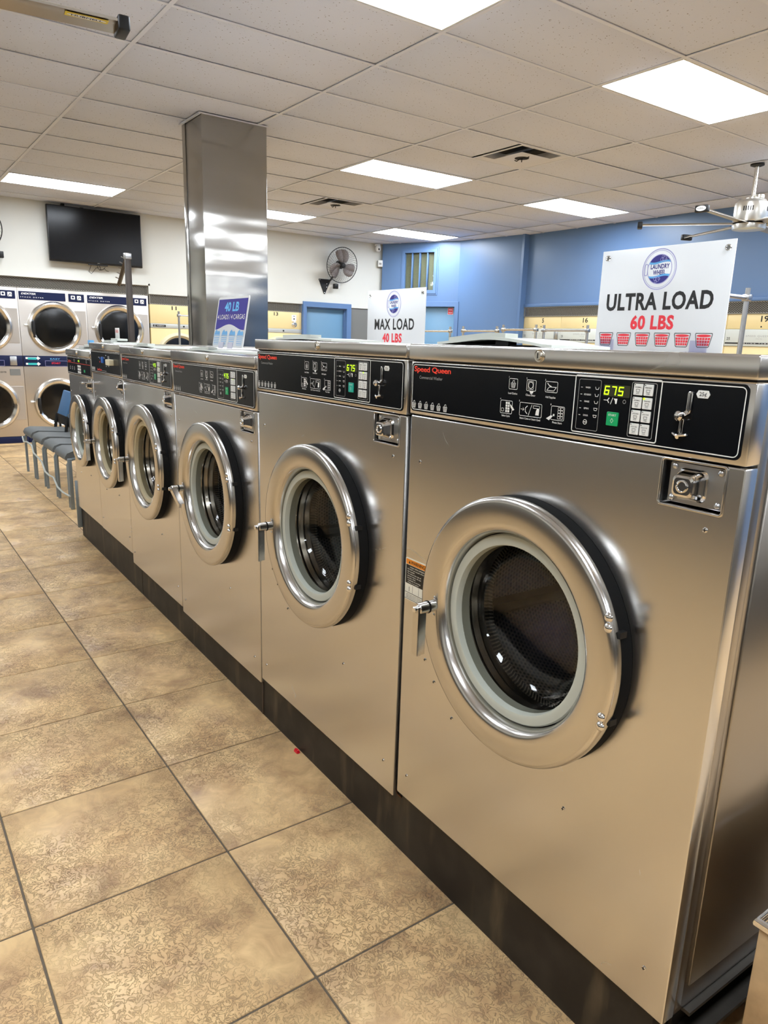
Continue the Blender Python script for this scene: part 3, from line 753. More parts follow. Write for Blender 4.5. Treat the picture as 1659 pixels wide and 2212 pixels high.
    if kind == 'A':
        Rd.text('Speed Queen', X(.0845), Zp(1.3560), .0118 * H / .127, .022, 1, space=.95, width=X(.137))
        Gy.text('Commercial Washer', X(.080), Zp(1.3375), .0070 * H / .127, 0, width=X(.087))
        for q in range(baskets): mini_basket(W_, X(.019 + .0238 * q), Zp(1.2655), .0135, .0165 * H / .127, .0011)
        # six little instruction pictures
        t_ = .0010
        def frame(x0_, z0_, x1_, z1_): W_.line(rr(X(x0_), Zp(z0_), X(x1_), Zp(z1_), .0025, 3), t_, True)
        frame(.341, 1.331, .365, 1.352); mini_basket(W_, X(.353), Zp(1.3345), .013, .014, .0008)
        frame(.391, 1.331, .416, 1.352); W_.line(circ(X(.402), Zp(1.342), .0062, 16), t_, True); W_.line(rr(X(.395), Zp(1.334), X(.409), Zp(1.349), .001, 2), .0008, True); W_.poly([(X(.399), Zp(1.331)), (X(.403), Zp(1.325)), (X(.409), Zp(1.327)), (X(.411), Zp(1.332))])
        frame(.441, 1.332, .472, 1.352); W_.line([(X(.445), Zp(1.335)), (X(.463), Zp(1.335)), (X(.469), Zp(1.342)), (X(.451), Zp(1.342))], t_, True); W_.line([(X(.446), Zp(1.349)), (X(.450), Zp(1.345)), (X(.456), Zp(1.343))], t_ * 1.6)
        for x_, s1 in ((.353, 'Load Clothes'), (.403, 'Close Door'), (.456, 'Add Supplies')): W_.text(s1, X(x_), Zp(1.3225), .0038, .01, width=X(.026))
        frame(.320, 1.281, .354, 1.307)
        for r_ in range(4):
            for c_ in range(2): W_.rect(X(.335 + .0065 * c_), Zp(1.2835 + .0055 * r_), X(.335 + .0065 * c_ + .0052), Zp(1.2835 + .0055 * r_ + .0045))
        W_.line(rr(X(.323), Zp(1.285), X(.330), Zp(1.291), .0006, 1), .0008, True); W_.poly([(X(.347), Zp(1.301)), (X(.354), Zp(1.297)), (X(.361), Zp(1.290)), (X(.356), Zp(1.288)), (X(.350), Zp(1.294))])
        frame(.376, 1.281, .436, 1.307); W_.line([(X(.409), Zp(1.304)), (X(.401), Zp(1.283))], t_)
        W_.line([(X(.379), Zp(1.294)), (X(.388), Zp(1.294)), (X(.385), Zp(1.297)), (X(.388), Zp(1.294)), (X(.385), Zp(1.291))], t_); W_.line([(X(.397), Zp(1.301)), (X(.392), Zp(1.297)), (X(.392), Zp(1.290)), (X(.397), Zp(1.286))], t_ * 1.6)
        W_.line(rr(X(.413), Zp(1.298), X(.430), Zp(1.303), .001, 2), t_, True); W_.poly([(X(.420), Zp(1.285)), (X(.429), Zp(1.285)), (X(.430), Zp(1.297)), (X(.424), Zp(1.298)), (X(.421), Zp(1.293))])
        frame(.461, 1.281, .494, 1.307)
        for r_ in range(4):
            for c_ in range(2): W_.line(rr(X(.478 + .007 * c_), Zp(1.284 + .0055 * r_), X(.484 + .007 * c_), Zp(1.2885 + .0055 * r_), .0005, 1), .0007, True)
        W_.poly([(X(.466), Zp(1.292)), (X(.470), Zp(1.292)), (X(.470), Zp(1.288)), (X(.466), Zp(1.288))]); W_.poly([(X(.449), Zp(1.282)), (X(.457), Zp(1.279)), (X(.466), Zp(1.288)), (X(.461), Zp(1.289))])
        for x_, s1, wd in ((.337, 'Select Cycle', .024), (.406, 'Insert Coins or Insert Card', .056), (.478, 'Press Start', .024)): W_.text(s1, X(x_), Zp(1.2760), .0038, .01, width=X(wd))
        for n_, (x_, z_) in enumerate(((.340, 1.3545), (.390, 1.3545), (.440, 1.3545), (.319, 1.3095), (.374, 1.3095), (.459, 1.3095))): W_.text(str(n_ + 1), X(x_), Zp(z_), .0034, .01)
        # keypad with display
        W_.line(rr(X(.515), Zp(1.2655), X(.698), Zp(1.368), .0035, 3), .0021, True)
        Gy.line(rr(X(.524), Zp(1.271), X(.574), Zp(1.3615), .003, 3), .0009, True)
        Gy.line(rr(X(.640), Zp(1.2705), X(.689), Zp(1.3625), .003, 3), .0011, True)
        for n_, s1 in enumerate(('WASH', 'ADD BLEACH', 'RINSE', 'SPIN', 'DOOR')):
            z_ = Zp(1.347 - .0125 * n_); W_.text(s1, X(.545), z_, .0030, .01, width=X(.011 if n_ != 1 else .016)); W_.line([(X(.529), z_), (X(.5325), z_)], .0009)
            W_.line([(X(.562), z_ + .002), (X(.5635), z_ - .002), (X(.5685), z_ - .002), (X(.570), z_ + .002)], .0009, n_ > 2)
        W_.line(circ(X(.545), Zp(1.285), .0042, 12), .0012, True); W_.line([(X(.5415), Zp(1.285)), (X(.5485), Zp(1.285))], .0016)
        dsp = obj('display', plate([rr(X(.581), Zp(1.335), X(.637), Zp(1.3555), .001, 1)], y1 - .0008, .001), 'led_window', cp)
        dg = Print(y1 - .0012); dw = X(.0085)
        for n_, ch in enumerate(price): seven(dg, ch, X(.5835 + .0150 * n_), Zp(1.3385), dw, .0135 * H / .127, .0021)
        obj('digits', dg, 'led_lit', cp)
        W_.line([(X(.583), Zp(1.328)), (X(.590), Zp(1.328))], .0011); W_.line([(X(.594), Zp(1.332)), (X(.591), Zp(1.328)), (X(.594), Zp(1.324))], .0016); W_.line([(X(.602), Zp(1.333)), (X(.598), Zp(1.322))], .0011); W_.poly([(X(.604), Zp(1.332)), (X(.612), Zp(1.332)), (X(.611), Zp(1.323)), (X(.608), Zp(1.323)), (X(.607), Zp(1.328))])
        Gy.line(circ(X(.627), Zp(1.328), .0030, 12), .0009, True)
        sb = obj('start_button', plate([rr(X(.5935), Zp(1.2845), X(.6185), Zp(1.3085), .0015, 2)], -.0082, .002, .0005), 'key_teal' if kx > 1.002 and price == '675' and not warn else 'key_green', cp)
        sp_ = Print(-.0085); sp_.text('START', X(.606), Zp(1.3030), .0036, .01, width=X(.017)); sp_.line([(X(.606) - .003, Zp(1.2935)), (X(.606), Zp(1.2975)), (X(.606) + .003, Zp(1.2935)), (X(.606), Zp(1.2895))], .0007, True); obj('start_print', sp_, 'print_white', sb)
        names = ('NORMAL', 'PERM PRESS', 'NORMAL', 'PERM PRESS', 'QUICK WASH', 'QUICK WASH', 'HEAVY SOIL', 'DELICATE'); temps = ('HOT', 'WARM', 'WARM', 'COLD', 'HOT', 'WARM', 'HOT', 'COLD')
        for r_ in range(4):
            for c_ in range(2):
                xa, za = X(.6445 + .0205 * c_), Zp(1.3415 - .0222 * r_)
                kb = obj('key', plate([rr(xa, za, xa + X(.0180), za + .0190 * H / .127, .0012, 2)], -.0082, .002, .0004), 'key_white', cp)
                kp = Print(-.0085); kp.text(names[2 * r_ + c_], xa + X(.009), za + .0132 * H / .127, .0021, .008, width=X(.0125)); kp.text(temps[2 * r_ + c_], xa + X(.009), za + .0030, .0019, .008, width=X(.006))
                kp.line([(xa + X(.0055), za + .0098), (xa + X(.0062), za + .0055), (xa + X(.0118), za + .0055), (xa + X(.0125), za + .0098)], .0006, True); kp.rect(xa + .001, za + .0165 * H / .127, xa + .0038, za + .0178 * H / .127)
                obj('key_print', kp, 'label_black', kb)
                if (r_, c_) == (1, 1):
                    li = Print(-.0087); li.poly([(xa + .0005, za + .0158 * H / .127), (xa + .0046, za + .0158 * H / .127), (xa + .0046, za + .0188 * H / .127), (xa + .0005, za + .0188 * H / .127)]); obj('indicator', li, 'led_lit', kb)
        # coin slot, reject knob, cup, price tag
        xs_ = X(.752); cs = obj('coin_slot', plate([rr(xs_ - .004, Zp(1.322), xs_ + .0052, Zp(1.355), .004, 4)], -.0092, .003, .0012), 'chrome', cp)
        obj('slot_opening', MB().box(xs_ + .0012, xs_ + .0024, -.0097, -.0088, Zp(1.327), Zp(1.351)).mesh('s', 0), 'dark_void', cs)
        xk, zk = X(.7425), Zp(1.3155)
        obj('return_knob', MB().lathe([(0.0, -.024), (.0045, -.0235), (.0078, -.020), (.0082, -.016), (.005, -.012), (.004, -.006)], (xk, 0, zk), 24), 'chrome', cp)
        obj('link_plate', plate([[(xk, zk - .003), (xs_ + .004, Zp(1.321)), (xs_ + .0045, Zp(1.331)), (xk - .001, zk + .004)]], -.0085, .003, .0005), 'chrome', cp)
        obj('return_slot', plate([rr(xk - .0035, Zp(1.286), xk + .0045, Zp(1.311), .003, 3), rr(xk + .0002, Zp(1.288), xk + .003, Zp(1.309), .001, 2)], -.0090, .003, .0008), 'chrome', cp)
        obj('return_cup', MB().tube([(xk - .012, -.010, Zp(1.2860)), (xk - .004, -.015, Zp(1.2845)), (xk + .004, -.015, Zp(1.2845)), (xk + .012, -.010, Zp(1.2860))], .0022, 8).tube([(xk, -.006, Zp(1.285)), (xk, -.016, Zp(1.2815))], .0034, 8), 'chrome', cp)
        xh, zh = X(.7735), Zp(1.3515)
        obj('price_tag', plate([[(xh - .012, zh), (xh - .0085, zh - .006), (xh + .0085, zh - .006), (xh + .012, zh), (xh + .0085, zh + .006), (xh - .0085, zh + .006)]], -.0075, .0012, .0003), 'key_white', cp)
        pp = Print(-.0079); pp.text('25¢', xh, zh, .0062, .004, width=.0125); obj('price_print', pp, 'label_black', cp)
        Gy.text('200001614 A', X(.805), zp + .0125, .0028, .01, width=X(.028))
    elif kind == 'B':   # older machine: dial and rocker key
        Rd.text('SpeedQueen', W * .30, zp + .026, .0125, .02, width=.105, shear=.2); Gy.text('Commercial Washer', W * .30 + .105, zp + .022, .007, .005, width=.105)
        for q in range(3): W_.text(('COLD', 'WARM', 'DOOR')[q], W * (.30 + .09 * q), zl - .040, .006, .005, width=.030)
        W_.text('POWER', W * .64, zl - .045, .006, .005, width=.04); W_.text('START', W * .76, zl - .048, .006, .005, width=.032)
        Gy.rect(.022, zp + .018, .022 + .075, zp + .036)
        obj('rocker_key', plate([rr(W * .40, zp + .066, W * .40 + .036, zp + .100, .003, 2)], -.012, .008, .001), 'print_blue_key', cp)
        for q in range(2): obj('indicator', plate([circ(W * (.33 + .005 * q), zp + .07 + .02 * q, .005, 12)], -.008, .003), ('sticker_red', 'print_blue_key')[q], cp)
        obj('dial_plate', plate([rr(W * .615, zp + .050, W * .615 + .018, zp + .108, .004, 2)], -.010, .006, .001), 'print_grey', cp)
        obj('dial', plate([rr(W * .655, zp + .060, W * .655 + .082, zp + .092, .006, 3)], -.030, .028, .003), 'dial_cream', cp)
        for q in range(3): W_.line([(W * .53, zp + .05 + .03 * q), (W * .53 + .012, zp + .05 + .03 * q)], .004)
    else:               # small keypad machine
        Rd.text('SpeedQueen', W * .12, zp + .088, .011, .02, width=.09, shear=.2); Rd.line([(.012, zp + .078), (W - .02, zp + .080)], .0022)
        dd = Print(y2); dd.text('4 5', W * .52, zp + .094, .013, .012, width=.040); obj('digits', dd, 'led_lit', cp)
        W_.line(circ(W * .33, zp + .095, .009, 14), .0018, True); W_.line(circ(W * .83, zp + .098, .009, 14), .0018, True); W_.text('MINUTES', W * .52, zp + .115, .005, .005, width=.03)
        for r_ in range(3):
            for c_ in range(3):
                obj('key', plate([rr(W * .47 + .030 * c_, zp + .018 + .0185 * r_, W * .47 + .030 * c_ + .023, zp + .018 + .0185 * r_ + .0135, .001, 1)], -.0078, .002), 'key_white', cp)
        obj('key', plate([rr(W * .72, zp + .030, W * .72 + .03, zp + .046, .001, 1)], -.0078, .002), 'key_green', cp)
        for q in range(3): W_.line(circ(W * (.14 + .09 * q), zp + .045, .010, 10), .002, True)
        obj('coin_slide', bbox(bx0 + .02, bx1 + .0, -.055, .0, bzc + .012, bzc + .024, .002), 'chrome', cb)
    for nm, pr, mt in (('line_print', W_, 'print_white'), ('name_print', Rd, 'print_red'), ('small_print', Gy, 'print_grey')):
        if pr.v: obj(nm, pr, mt, cp)['kind'] = 'stuff'
    # soap dispenser lid on top: a curved moulded cover with a grip tab
    xl0, xl1 = X(.02), X(.39); nL = 14; dl = MB(); yb0, yb1 = .055, .235
    def prof(s_): return zt + .006 + lid_open * math.sin(math.pi * min(1, s_ * 1.05)) * (1.0 if s_ > .45 else .55 + s_)
    th = .006
    for q in range(nL):
        s0, s1 = q / nL, (q + 1) / nL; xa, xb = xl0 + (xl1 - xl0) * s0, xl0 + (xl1 - xl0) * s1; za, zb_ = prof(s0), prof(s1)
        for (a, b, flip) in ((za, zb_, 0), (za - th, zb_ - th, 1)):
            dl.quad((xa, yb0, a), (xb, yb0, b), (xb, yb1, b), (xa, yb1, a))
        dl.quad((xa, yb0, za - th), (xb, yb0, zb_ - th), (xb, yb0, zb_), (xa, yb0, za)); dl.quad((xa, yb1, za - th), (xb, yb1, zb_ - th), (xb, yb1, zb_), (xa, yb1, za))
    for xe, s_ in ((xl0, 0), (xl1, 1)): dl.quad((xe, yb0, prof(s_) - th), (xe, yb1, prof(s_) - th), (xe, yb1, prof(s_)), (xe, yb0, prof(s_)))
    ds = part('dispenser_lid', dl, 'dispenser_plastic')
    tb = MB(); n_ = 8
    for q in range(n_):
        s0, s1 = .08 + .52 * q / n_, .08 + .52 * (q + 1) / n_
        xa, xb = xl0 + (xl1 - xl0) * s0, xl0 + (xl1 - xl0) * s1; a, b = prof(s0), prof(s1)
        tb.quad((xa, yb0 + .012, a), (xb, yb0 + .012, b), (xb, yb0 + .012, b + .009), (xa, yb0 + .012, a + .009)); tb.quad((xa, yb0 + .05, a), (xb, yb0 + .05, b), (xb, yb0 + .05, b + .009), (xa, yb0 + .05, a + .009))
        tb.quad((xa, yb0 + .012, a + .009), (xb, yb0 + .012, b + .009), (xb, yb0 + .05, b + .009), (xa, yb0 + .05, a + .009))
    for s_ in (.08, .60):
        xe = xl0 + (xl1 - xl0) * s_; a = prof(s_); tb.quad((xe, yb0 + .012, a), (xe, yb0 + .05, a), (xe, yb0 + .05, a + .009), (xe, yb0 + .012, a + .009))
    obj('grip_tab', tb, 'dispenser_plastic', ds)
    obj('dispenser_base', MB().box(xl0 + .01, xl1 - .03, yb0 + .01, yb1 - .01, zt - .002, zt + .004).box(X(.22), X(.26), yb0 + .005, yb0 + .03, zt - .002, zt + .008 + lid_open * .5).mesh('db', 0), 'black_rubber', ds)
    if warn:
        zw0, zw1, xw1 = .772, .884, .100
        lb = part('warning_label', plate([rr(.003, zw0, xw1, zw1, .004, 3)], -.0006, .0005), 'label_white')
        q_ = Print(-.0009); q_.fill([rr(.0055, zw1 - .017, xw1 - .003, zw1 - .003, .002, 2)]); obj('orange_band', q_, 'label_orange', lb)
        q_ = Print(-.0009); q_.rect(.0055, zw0 + .044, xw1 - .003, zw1 - .018); obj('black_band', q_, 'label_black', lb)
        q_ = Print(-.0012); q_.text('⚠ WARNING' if False else 'WARNING', .055, zw1 - .010, .0085, .02, width=.058); q_.poly([(.016, zw1 - .014), (.024, zw1 - .014), (.020, zw1 - .006)])
        q_.line([(.005, zw0 + .020), (xw1 - .003, zw0 + .020)], .0012); q_.line([(.036, zw0 + .022), (.036, zw0 + .042)], .0009); q_.line([(.062, zw0 + .022), (.062, zw0 + .042)], .0009); q_.line([(.022, zw0 + .024), (.022, zw0 + .036)], .0014)
        for n_ in range(3): q_.text('IMPORTANT SAFETY', .045, zw0 + .015 - .004 * n_, .0018, .01, width=.07)
        q_.line([(.005, zw0 + .003), (xw1 - .003, zw0 + .003)], .0012)
        obj('label_print', q_, 'label_black', lb)['kind'] = 'stuff'
        q_ = Print(-.0012)
        for n_, s1 in enumerate(('HIGH SPIN SPEEDS', 'DO NOT put any part of body in', 'this washer.', 'To reduce the risk of', 'serious injury, do not', 'the door when:', '- Cylinder is turning', '- Water is in washer')):
            q_.text(s1, .012 if n_ else .022, zw1 - .0235 - .0058 * n_, .0033, .012, align='LEFT', width=(.062, .078, .032, .058, .058, .036, .056, .05)[n_])
        obj('label_text', q_, 'label_white', lb)['kind'] = 'stuff'
    return t

WASH = [
 washer('nearest washer at the right edge, display 675, orange warning sticker left of its door', -.241, .857, .200, 1.249, 1.376, 1.4145, .836, .284, 'A', '675', 6, warn=True, lid_open=.014, cxf=.49),
 washer('washer with a teal start key, left of the nearest one, lid as high', -1.123, .865, .172, 1.243, 1.378, 1.4135, .832, .282, 'A', '675', 6, lid_open=.004),
 washer('washer under the purple 40 LB sign, lever swung sideways, display 475', -2.0, .867, .148, 1.170, 1.312, 1.355, .802, .288, 'A', '475', 4, lid_open=.004, cxf=.51, handle_rot=R(-62)),
 washer('fourth washer from the right, display 475, beside the rocker key machine', -2.82, .812, .168, 1.178, 1.313, 1.353, .804, .285, 'A', '475', 4, lid_open=.006, cxf=.525, gasket='cream_gasket'),
 washer('older washer with a blue rocker key and cream dial', -3.495, .668, .218, 1.187, 1.322, 1.362, .806, .262, 'B', '', 0, lid_open=.003, cxf=.54, gasket='cream_gasket', coin_x=(.60, .655)),
 washer('small farthest washer with a white keypad, next to the chairs', -4.18, .677, .222, 1.146, 1.268, 1.310, .800, .232, 'C', '', 0, lid_open=.002, cxf=.57, coin_x=(.56, .64)),
]
# dark painted base under the row, in three lengths
for n_, (ua, ub, lab) in enumerate(((-4.195, -2.735, 'dark painted plinth under the three farthest washers'), (-2.728, -1.172, 'dark painted plinth under the 40 LB sign washer'), (-1.163, .585, 'dark stained plinth under the two nearest washers'))):
    t = thing('washer_plinth', lab, 'plinth', row(ua, 0, 0), ROW_A, 'dark plinths under the washers')
    segs = {0: ((0, .70, .2215), (.70, 1.375, .2175), (1.375, 1.46, .1675)), 1: ((0, .728, .1675), (.728, 1.556, .1475)), 2: ((0, .04, .1475), (.04, .923, .1715), (.923, 1.748, .1995))}[n_]
    mb = MB()
    for a, b, z_ in segs: mb.box(a, b, 0, 1.0, 0, z_)
    obj('plinth_face', mb.mesh('p', 0), 'plinth_paint', t)
    if n_ == 2:
        obj('rust_line', MB().box(.925, 1.745, -.003, .01, .1955, .1992).box(.05, .92, -.002, .01, .1690, .1712).mesh('r', 0), 'rust', t)
        obj('rust_edge', bbox(.0, .012, -.004, .02, .002, .165, .002, 1), 'bronze_pole', t)
        ch = MB().box(1.75, 1.79, .05, 1.0, .190, .198).box(1.75, 1.758, .05, 1.0, .13, .198).box(1.75, 1.80, .05, 1.0, .120, .130)
        obj('side_channel', ch.mesh('c', 0), 'channel_steel', t)
    if n_ == 0:
        obj('corner_strip', bbox(-.012, .004, -.030, .03, .06, .40, .002, 1), 'chair_frame', t)

# ------------------------------------------------------------------ signs on the washers
def big_basket(pr_line, pr_red, x, z, w_, h_):
    top, bot = w_ / 2, w_ * .36
    pr_line.line([(x - top, z + h_ * .42), (x - top * .96, z + h_ * .52), (x + top * .96, z + h_ * .52), (x + top, z + h_ * .42), (x + bot, z - h_ * .44), (x + bot * .85, z - h_ * .5), (x - bot * .85, z - h_ * .5), (x - bot, z - h_ * .44)], w_ * .035, True)
    pr_red.poly(circ(x, z + h_ * .34, top * .86, 20, h_ * .10))
    for r_ in range(3):
        for c_ in range(5):
            za, zb_ = z + h_ * (.20 - .21 * r_), z + h_ * (.03 - .21 * r_)
            def hw(zz): return bot * .93 + (top * .88 - bot * .93) * ((zz - (z - h_ * .45)) / (h_ * .8))
            a0, a1 = -1 + 2 * (c_ + .08) / 5, -1 + 2 * (c_ + .92) / 5
            pr_red.poly([(x + a0 * hw(zb_), zb_), (x + a1 * hw(zb_), zb_), (x + a1 * hw(za), za), (x + a0 * hw(za), za)])
def load_sign(label, u, v, z, w_, h_, title, pounds, baskets, tw):
    t = thing('load_sign', label, 'sign', row(u, v, z), ROW_A, 'white load signs on the washers')
    obj('board', bbox(0, w_, 0, .004, 0, h_, .0008, 1), 'sign_white', t)
    y = -.0004; K = Print(y); Kb = Print(y); Rb = Print(y); Rr = Print(y); Nv = Print(y); Sk = Print(y - .0002); Lv = Print(y); Nv2 = Print(y - .0004); Wh = Print(y - .0006)
    K.text(title, w_ * .485, h_ * .475, h_ * .158, .024 if title[0] == 'M' else .034, 1, width=tw, space=1.08)
    Rr.text(pounds, w_ * .465, h_ * .272, h_ * .125, .040, 1, width=w_ * .34, space=1.08)
    for q in range(baskets): big_basket(Kb, Rb, w_ * (.095 + (.77 / 5) * q + (0 if baskets == 6 else .15)), h_ * .112, w_ * .118, h_ * .125)
    lx, lz, r = w_ * .478, h_ * .785, h_ * .19
    Lv.line(circ(lx, lz, r, 48), r * .045, True); Lv.line(circ(lx, lz, r * .92, 48), r * .02, True); Lv.line(circ(lx + r * .02, lz, r * .72, 48), r * .035, True)
    Lv.line(rr(lx - r * .86, lz - r * .28, lx - r * .70, lz + r * .28, r * .07, 4), r * .035, True)
    def cap(sgn, z_in, off, pr, amp):
        pts = []
        n = 24; rc = r * .70
        xs = [-1 + 2 * q / n for q in range(n + 1)]
        lim = math.sqrt(max(0, 1 - z_in ** 2))
        for a in xs: pts.append((lx + r * .02 + rc * lim * a, lz + sgn * rc * z_in + amp * r * math.sin(a * 2.6) + off))
        for a in xs[::-1]:
            th_ = math.asin(z_in) + (math.pi / 2 - math.asin(z_in)) * (1 - abs(a)); pts.append((lx + r * .02 + rc * math.cos(th_) * (1 if a > 0 else -1), lz + sgn * rc * math.sin(th_)))
        pr.fill([pts])
    for sgn in (1, -1):
        cap(sgn, .42, 0, Sk, .05); cap(sgn, .56, 0, Nv2, .05)
        for (bx_, bz_, br) in ((.12, .47, .09), (.26, .50, .12), (.17, .60, .07), (.36, .47, .06)): Wh.line(circ(lx + (bx_ if sgn > 0 else bx_ - .30) * r, lz + sgn * bz_ * r, br * r, 14), r * .018, True)
    Nv.text('LAUNDRY', lx + r * .03, lz + r * .12, r * .22, .028, 1, width=r * 1.12); Nv.text('WHEEL', lx + r * .03, lz - r * .17, r * .22, .028, 1, width=r * .76)
    for nm, pr, mt in (('title_print', K, 'sign_black'), ('weight_print', Rr, 'sign_red'), ('basket_outlines', Kb, 'sign_black'), ('basket_print', Rb, 'sign_red'), ('logo_name', Nv, 'sign_navy'), ('logo_wave', Sk, 'sign_sky'), ('logo_ring', Lv, 'sign_lavender'), ('logo_cap', Nv2, 'sign_navy'), ('logo_bubbles', Wh, 'sign_lavender')):
        if pr.v:
            o_ = obj(nm, pr, mt, t)
            if nm not in ('title_print', 'weight_print'): o_['kind'] = 'stuff'
    for gx in (.022, w_ - .022):
        obj('grommet', MB().lathe([(.0045, -.0005), (.0060, -.0028), (.0085, -.0028), (.0100, -.0004)], (gx, 0, h_ - .022), 20), 'chrome', t)
        p_ = Print(-.0003); p_.poly(circ(gx, h_ - .022, .0048, 12)); obj('grommet_hole', p_, 'wainscot_grey', t)
    for gx in (.05, w_ - .075):
        obj('clear_clip', MB().box(gx - .028, gx + .028, -.003, -.0012, .0, .034).box(gx - .028, gx + .028, -.03, -.0012, .0, .002).mesh('c', 0), 'clear_acrylic', t)
    return t
load_sign('white ULTRA LOAD 60 LBS sign with six red baskets', -.474, .905, 1.4155, .459, .309, 'ULTRA LOAD', '60 LBS', 6, .379)
load_sign('white MAX LOAD sign behind the teal start key washer', -1.843, .88, 1.3555, .456, .296, 'MAX LOAD', '40 LBS', 4, .315)
# purple 40 LB sign, leaning back on the dispenser lid
wS, hS = .318, .206
s40 = thing('capacity_sign', 'purple and white 40 LB sign in front of the steel pillar', 'sign', row(-1.862, .105, 1.376), (R(-10), 0, ROW_A))
obj('board', plate([rr(0, 0, wS, hS, .012, 4)], 0, .003, .0005), 'sign_white', s40)
Pu = Print(-.0004)
wave = [(.010 + (wS - .02) * q / 24, hS * (.40 - .055 * math.sin(2 * math.pi * (q / 24 - .72)))) for q in range(25)]
Pu.fill([[(.010, hS - .010)] + wave + [(wS - .010, hS - .010)]]); obj('purple_field', Pu, 'sign_purple', s40)
Pc = Print(-.0008); Pc.text('40 LB', wS * .49, hS * .79, hS * .17, .03, width=wS * .46); obj('title_print', Pc, 'sign_cyan', s40)
Pw = Print(-.0008); Pw.text('4 LOADS / 4 CARGAS', wS * .5, hS * .595, hS * .095, .004, width=wS * .88); obj('loads_print', Pw, 'print_white', s40)
Pb = Print(-.0006); Pn = Print(-.0008)
for q in range(4):
    xq = wS * (.115 + .252 * q); zq = hS * .245
    Pb.poly([(xq - .030, zq), (xq + .030, zq), (xq + .029, zq + .010), (xq + .020, zq + .017), (xq + .004, zq + .013), (xq - .010, zq + .022), (xq - .024, zq + .014)])
    Pn.line([(xq - .032, zq - .003), (xq + .032, zq - .003)], .0022)
    for j in range(4): Pn.line([(xq - .026 + .001 * j, zq - .011 - .0075 * j), (xq + .026 - .001 * j, zq - .011 - .0075 * j)], .0026)
    Pn.line([(xq - .029, zq - .006), (xq - .024, zq - .040), (xq + .024, zq - .040), (xq + .029, zq - .006)], .0012)
obj('basket_clothes', Pb, 'sign_sky', s40); obj('basket_print', Pn, 'sign_sky', s40)
obj('clip_tab', MB().box(.075, .125, -.0035, -.001, -.004, .020).box(.170, .220, -.0035, -.001, -.004, .020).mesh('c', 0), 'acrylic_tab', s40)
# small price card on the rocker key washer, clip on the last one
pc = thing('price_card', 'small white card with red print standing on the rocker key washer', 'card', row(-3.40, .10, 1.376), ROW_A)
obj('card', bbox(0, .085, 0, .003, .012, .075, .001, 1), 'print_white', pc); obj('card_foot', bbox(-.03, .115, -.02, .04, 0.0, .014, .003), 'dispenser_plastic', pc)
p_ = Print(-.0006); p_.text('30 LB', .042, .055, .016, .02, width=.06); obj('card_print', p_, 'print_red', pc)
bcp = thing('plastic_clip', 'small pale blue plastic clip on the farthest washer', 'clip', row(-3.98, .07, 1.330), ROW_A)
obj('clip_body', bbox(0, .05, 0, .03, .012, .042, .004), 'sign_sky', bcp); obj('clip_foot', bbox(-.03, .13, -.02, .06, 0, .012, .004), 'dispenser_plastic', bcp)

# ------------------------------------------------------------------ dryers
def grille(name, label, loc, rz, length, height, mat, pitch=.030):
    t = thing(name, label, 'grille', loc, rz, 'metal mesh grilles above the dryers')
    mb = MB(); tn = math.tan(R(32)); w_ = .0034; run = height / tn
    n = int((length + run) / pitch) + 1
    for sgn in (1, -1):
        for q in range(n):
            xa = -run + q * pitch; xb = xa + run; za, zb_ = 0.0, height
            if xa < 0: za = (0 - xa) * tn; xa = 0
            if xb > length: zb_ = height - (xb - length) * tn; xb = length
            if xb - xa < .004: continue
            if sgn < 0: xa, xb = length - xa, length - xb
            dx, dz = -(zb_ - za), (xb - xa); l_ = math.hypot(dx, dz); dx, dz = dx / l_ * w_ / 2, dz / l_ * w_ / 2
            y = -.002 if sgn > 0 else 0
            mb.quad((xa - dx, y, za - dz), (xb - dx, y, zb_ - dz), (xb + dx, y, zb_ + dz), (xa + dx, y, za + dz))
    o = obj('mesh_strands', mb.mesh('strands', 0), mat, t); o['kind'] = 'stuff'
    obj('grille_frame', plate([[(0, 0), (length, 0), (length, height), (0, height)], [(.012, .008), (length - .012, .008), (length - .012, height - .008), (.012, height - .008)]], -.006, .008), mat, t)
    obj('dark_space', MB().box(0, length, .10, .11, 0, height).mesh('d', 0), 'dark_void', t)
    return t
grille('dryer_grille', 'metal mesh grille above the navy striped dryers', (XW - .03, .05, 1.948), R(90), 3.27, .127, 'grille_metal')
grille('dryer_grille', 'metal mesh grille above the cream dryers left of the blue door', (XW - .03, 3.33, 1.838), R(90), 2.38, .130, 'grille_metal')
grille('dryer_grille', 'metal mesh grille above the cream dryers on the blue wall', (-7.85, YB - .01, 1.855), 0, 5.6, .130, 'grille_metal')
def port(t, cx, cz, r_out, r_in, mat, y=0.0):
    d = obj('door_ring', MB().lathe([(r_out, y), (r_out - .002, y - .018), (r_out - .016, y - .040), (r_out - .038, y - .046), (r_in + .022, y - .034), (r_in + .006, y - .020), (r_in, y - .008)], (cx, 0, cz), 64), mat, t)
    obj('door_glass', MB().lathe([(r_in + .002, y - .012), (r_in * .9, y - .014), (.001, y - .016)], (cx, 0, cz), 48), 'dryer_glass', d)
    return d
DEX = ('stack dryer cut by the left edge of the photo', 'middle stack dryer with navy stripes, below the television', 'stack dryer with navy stripes, right under the television corner')
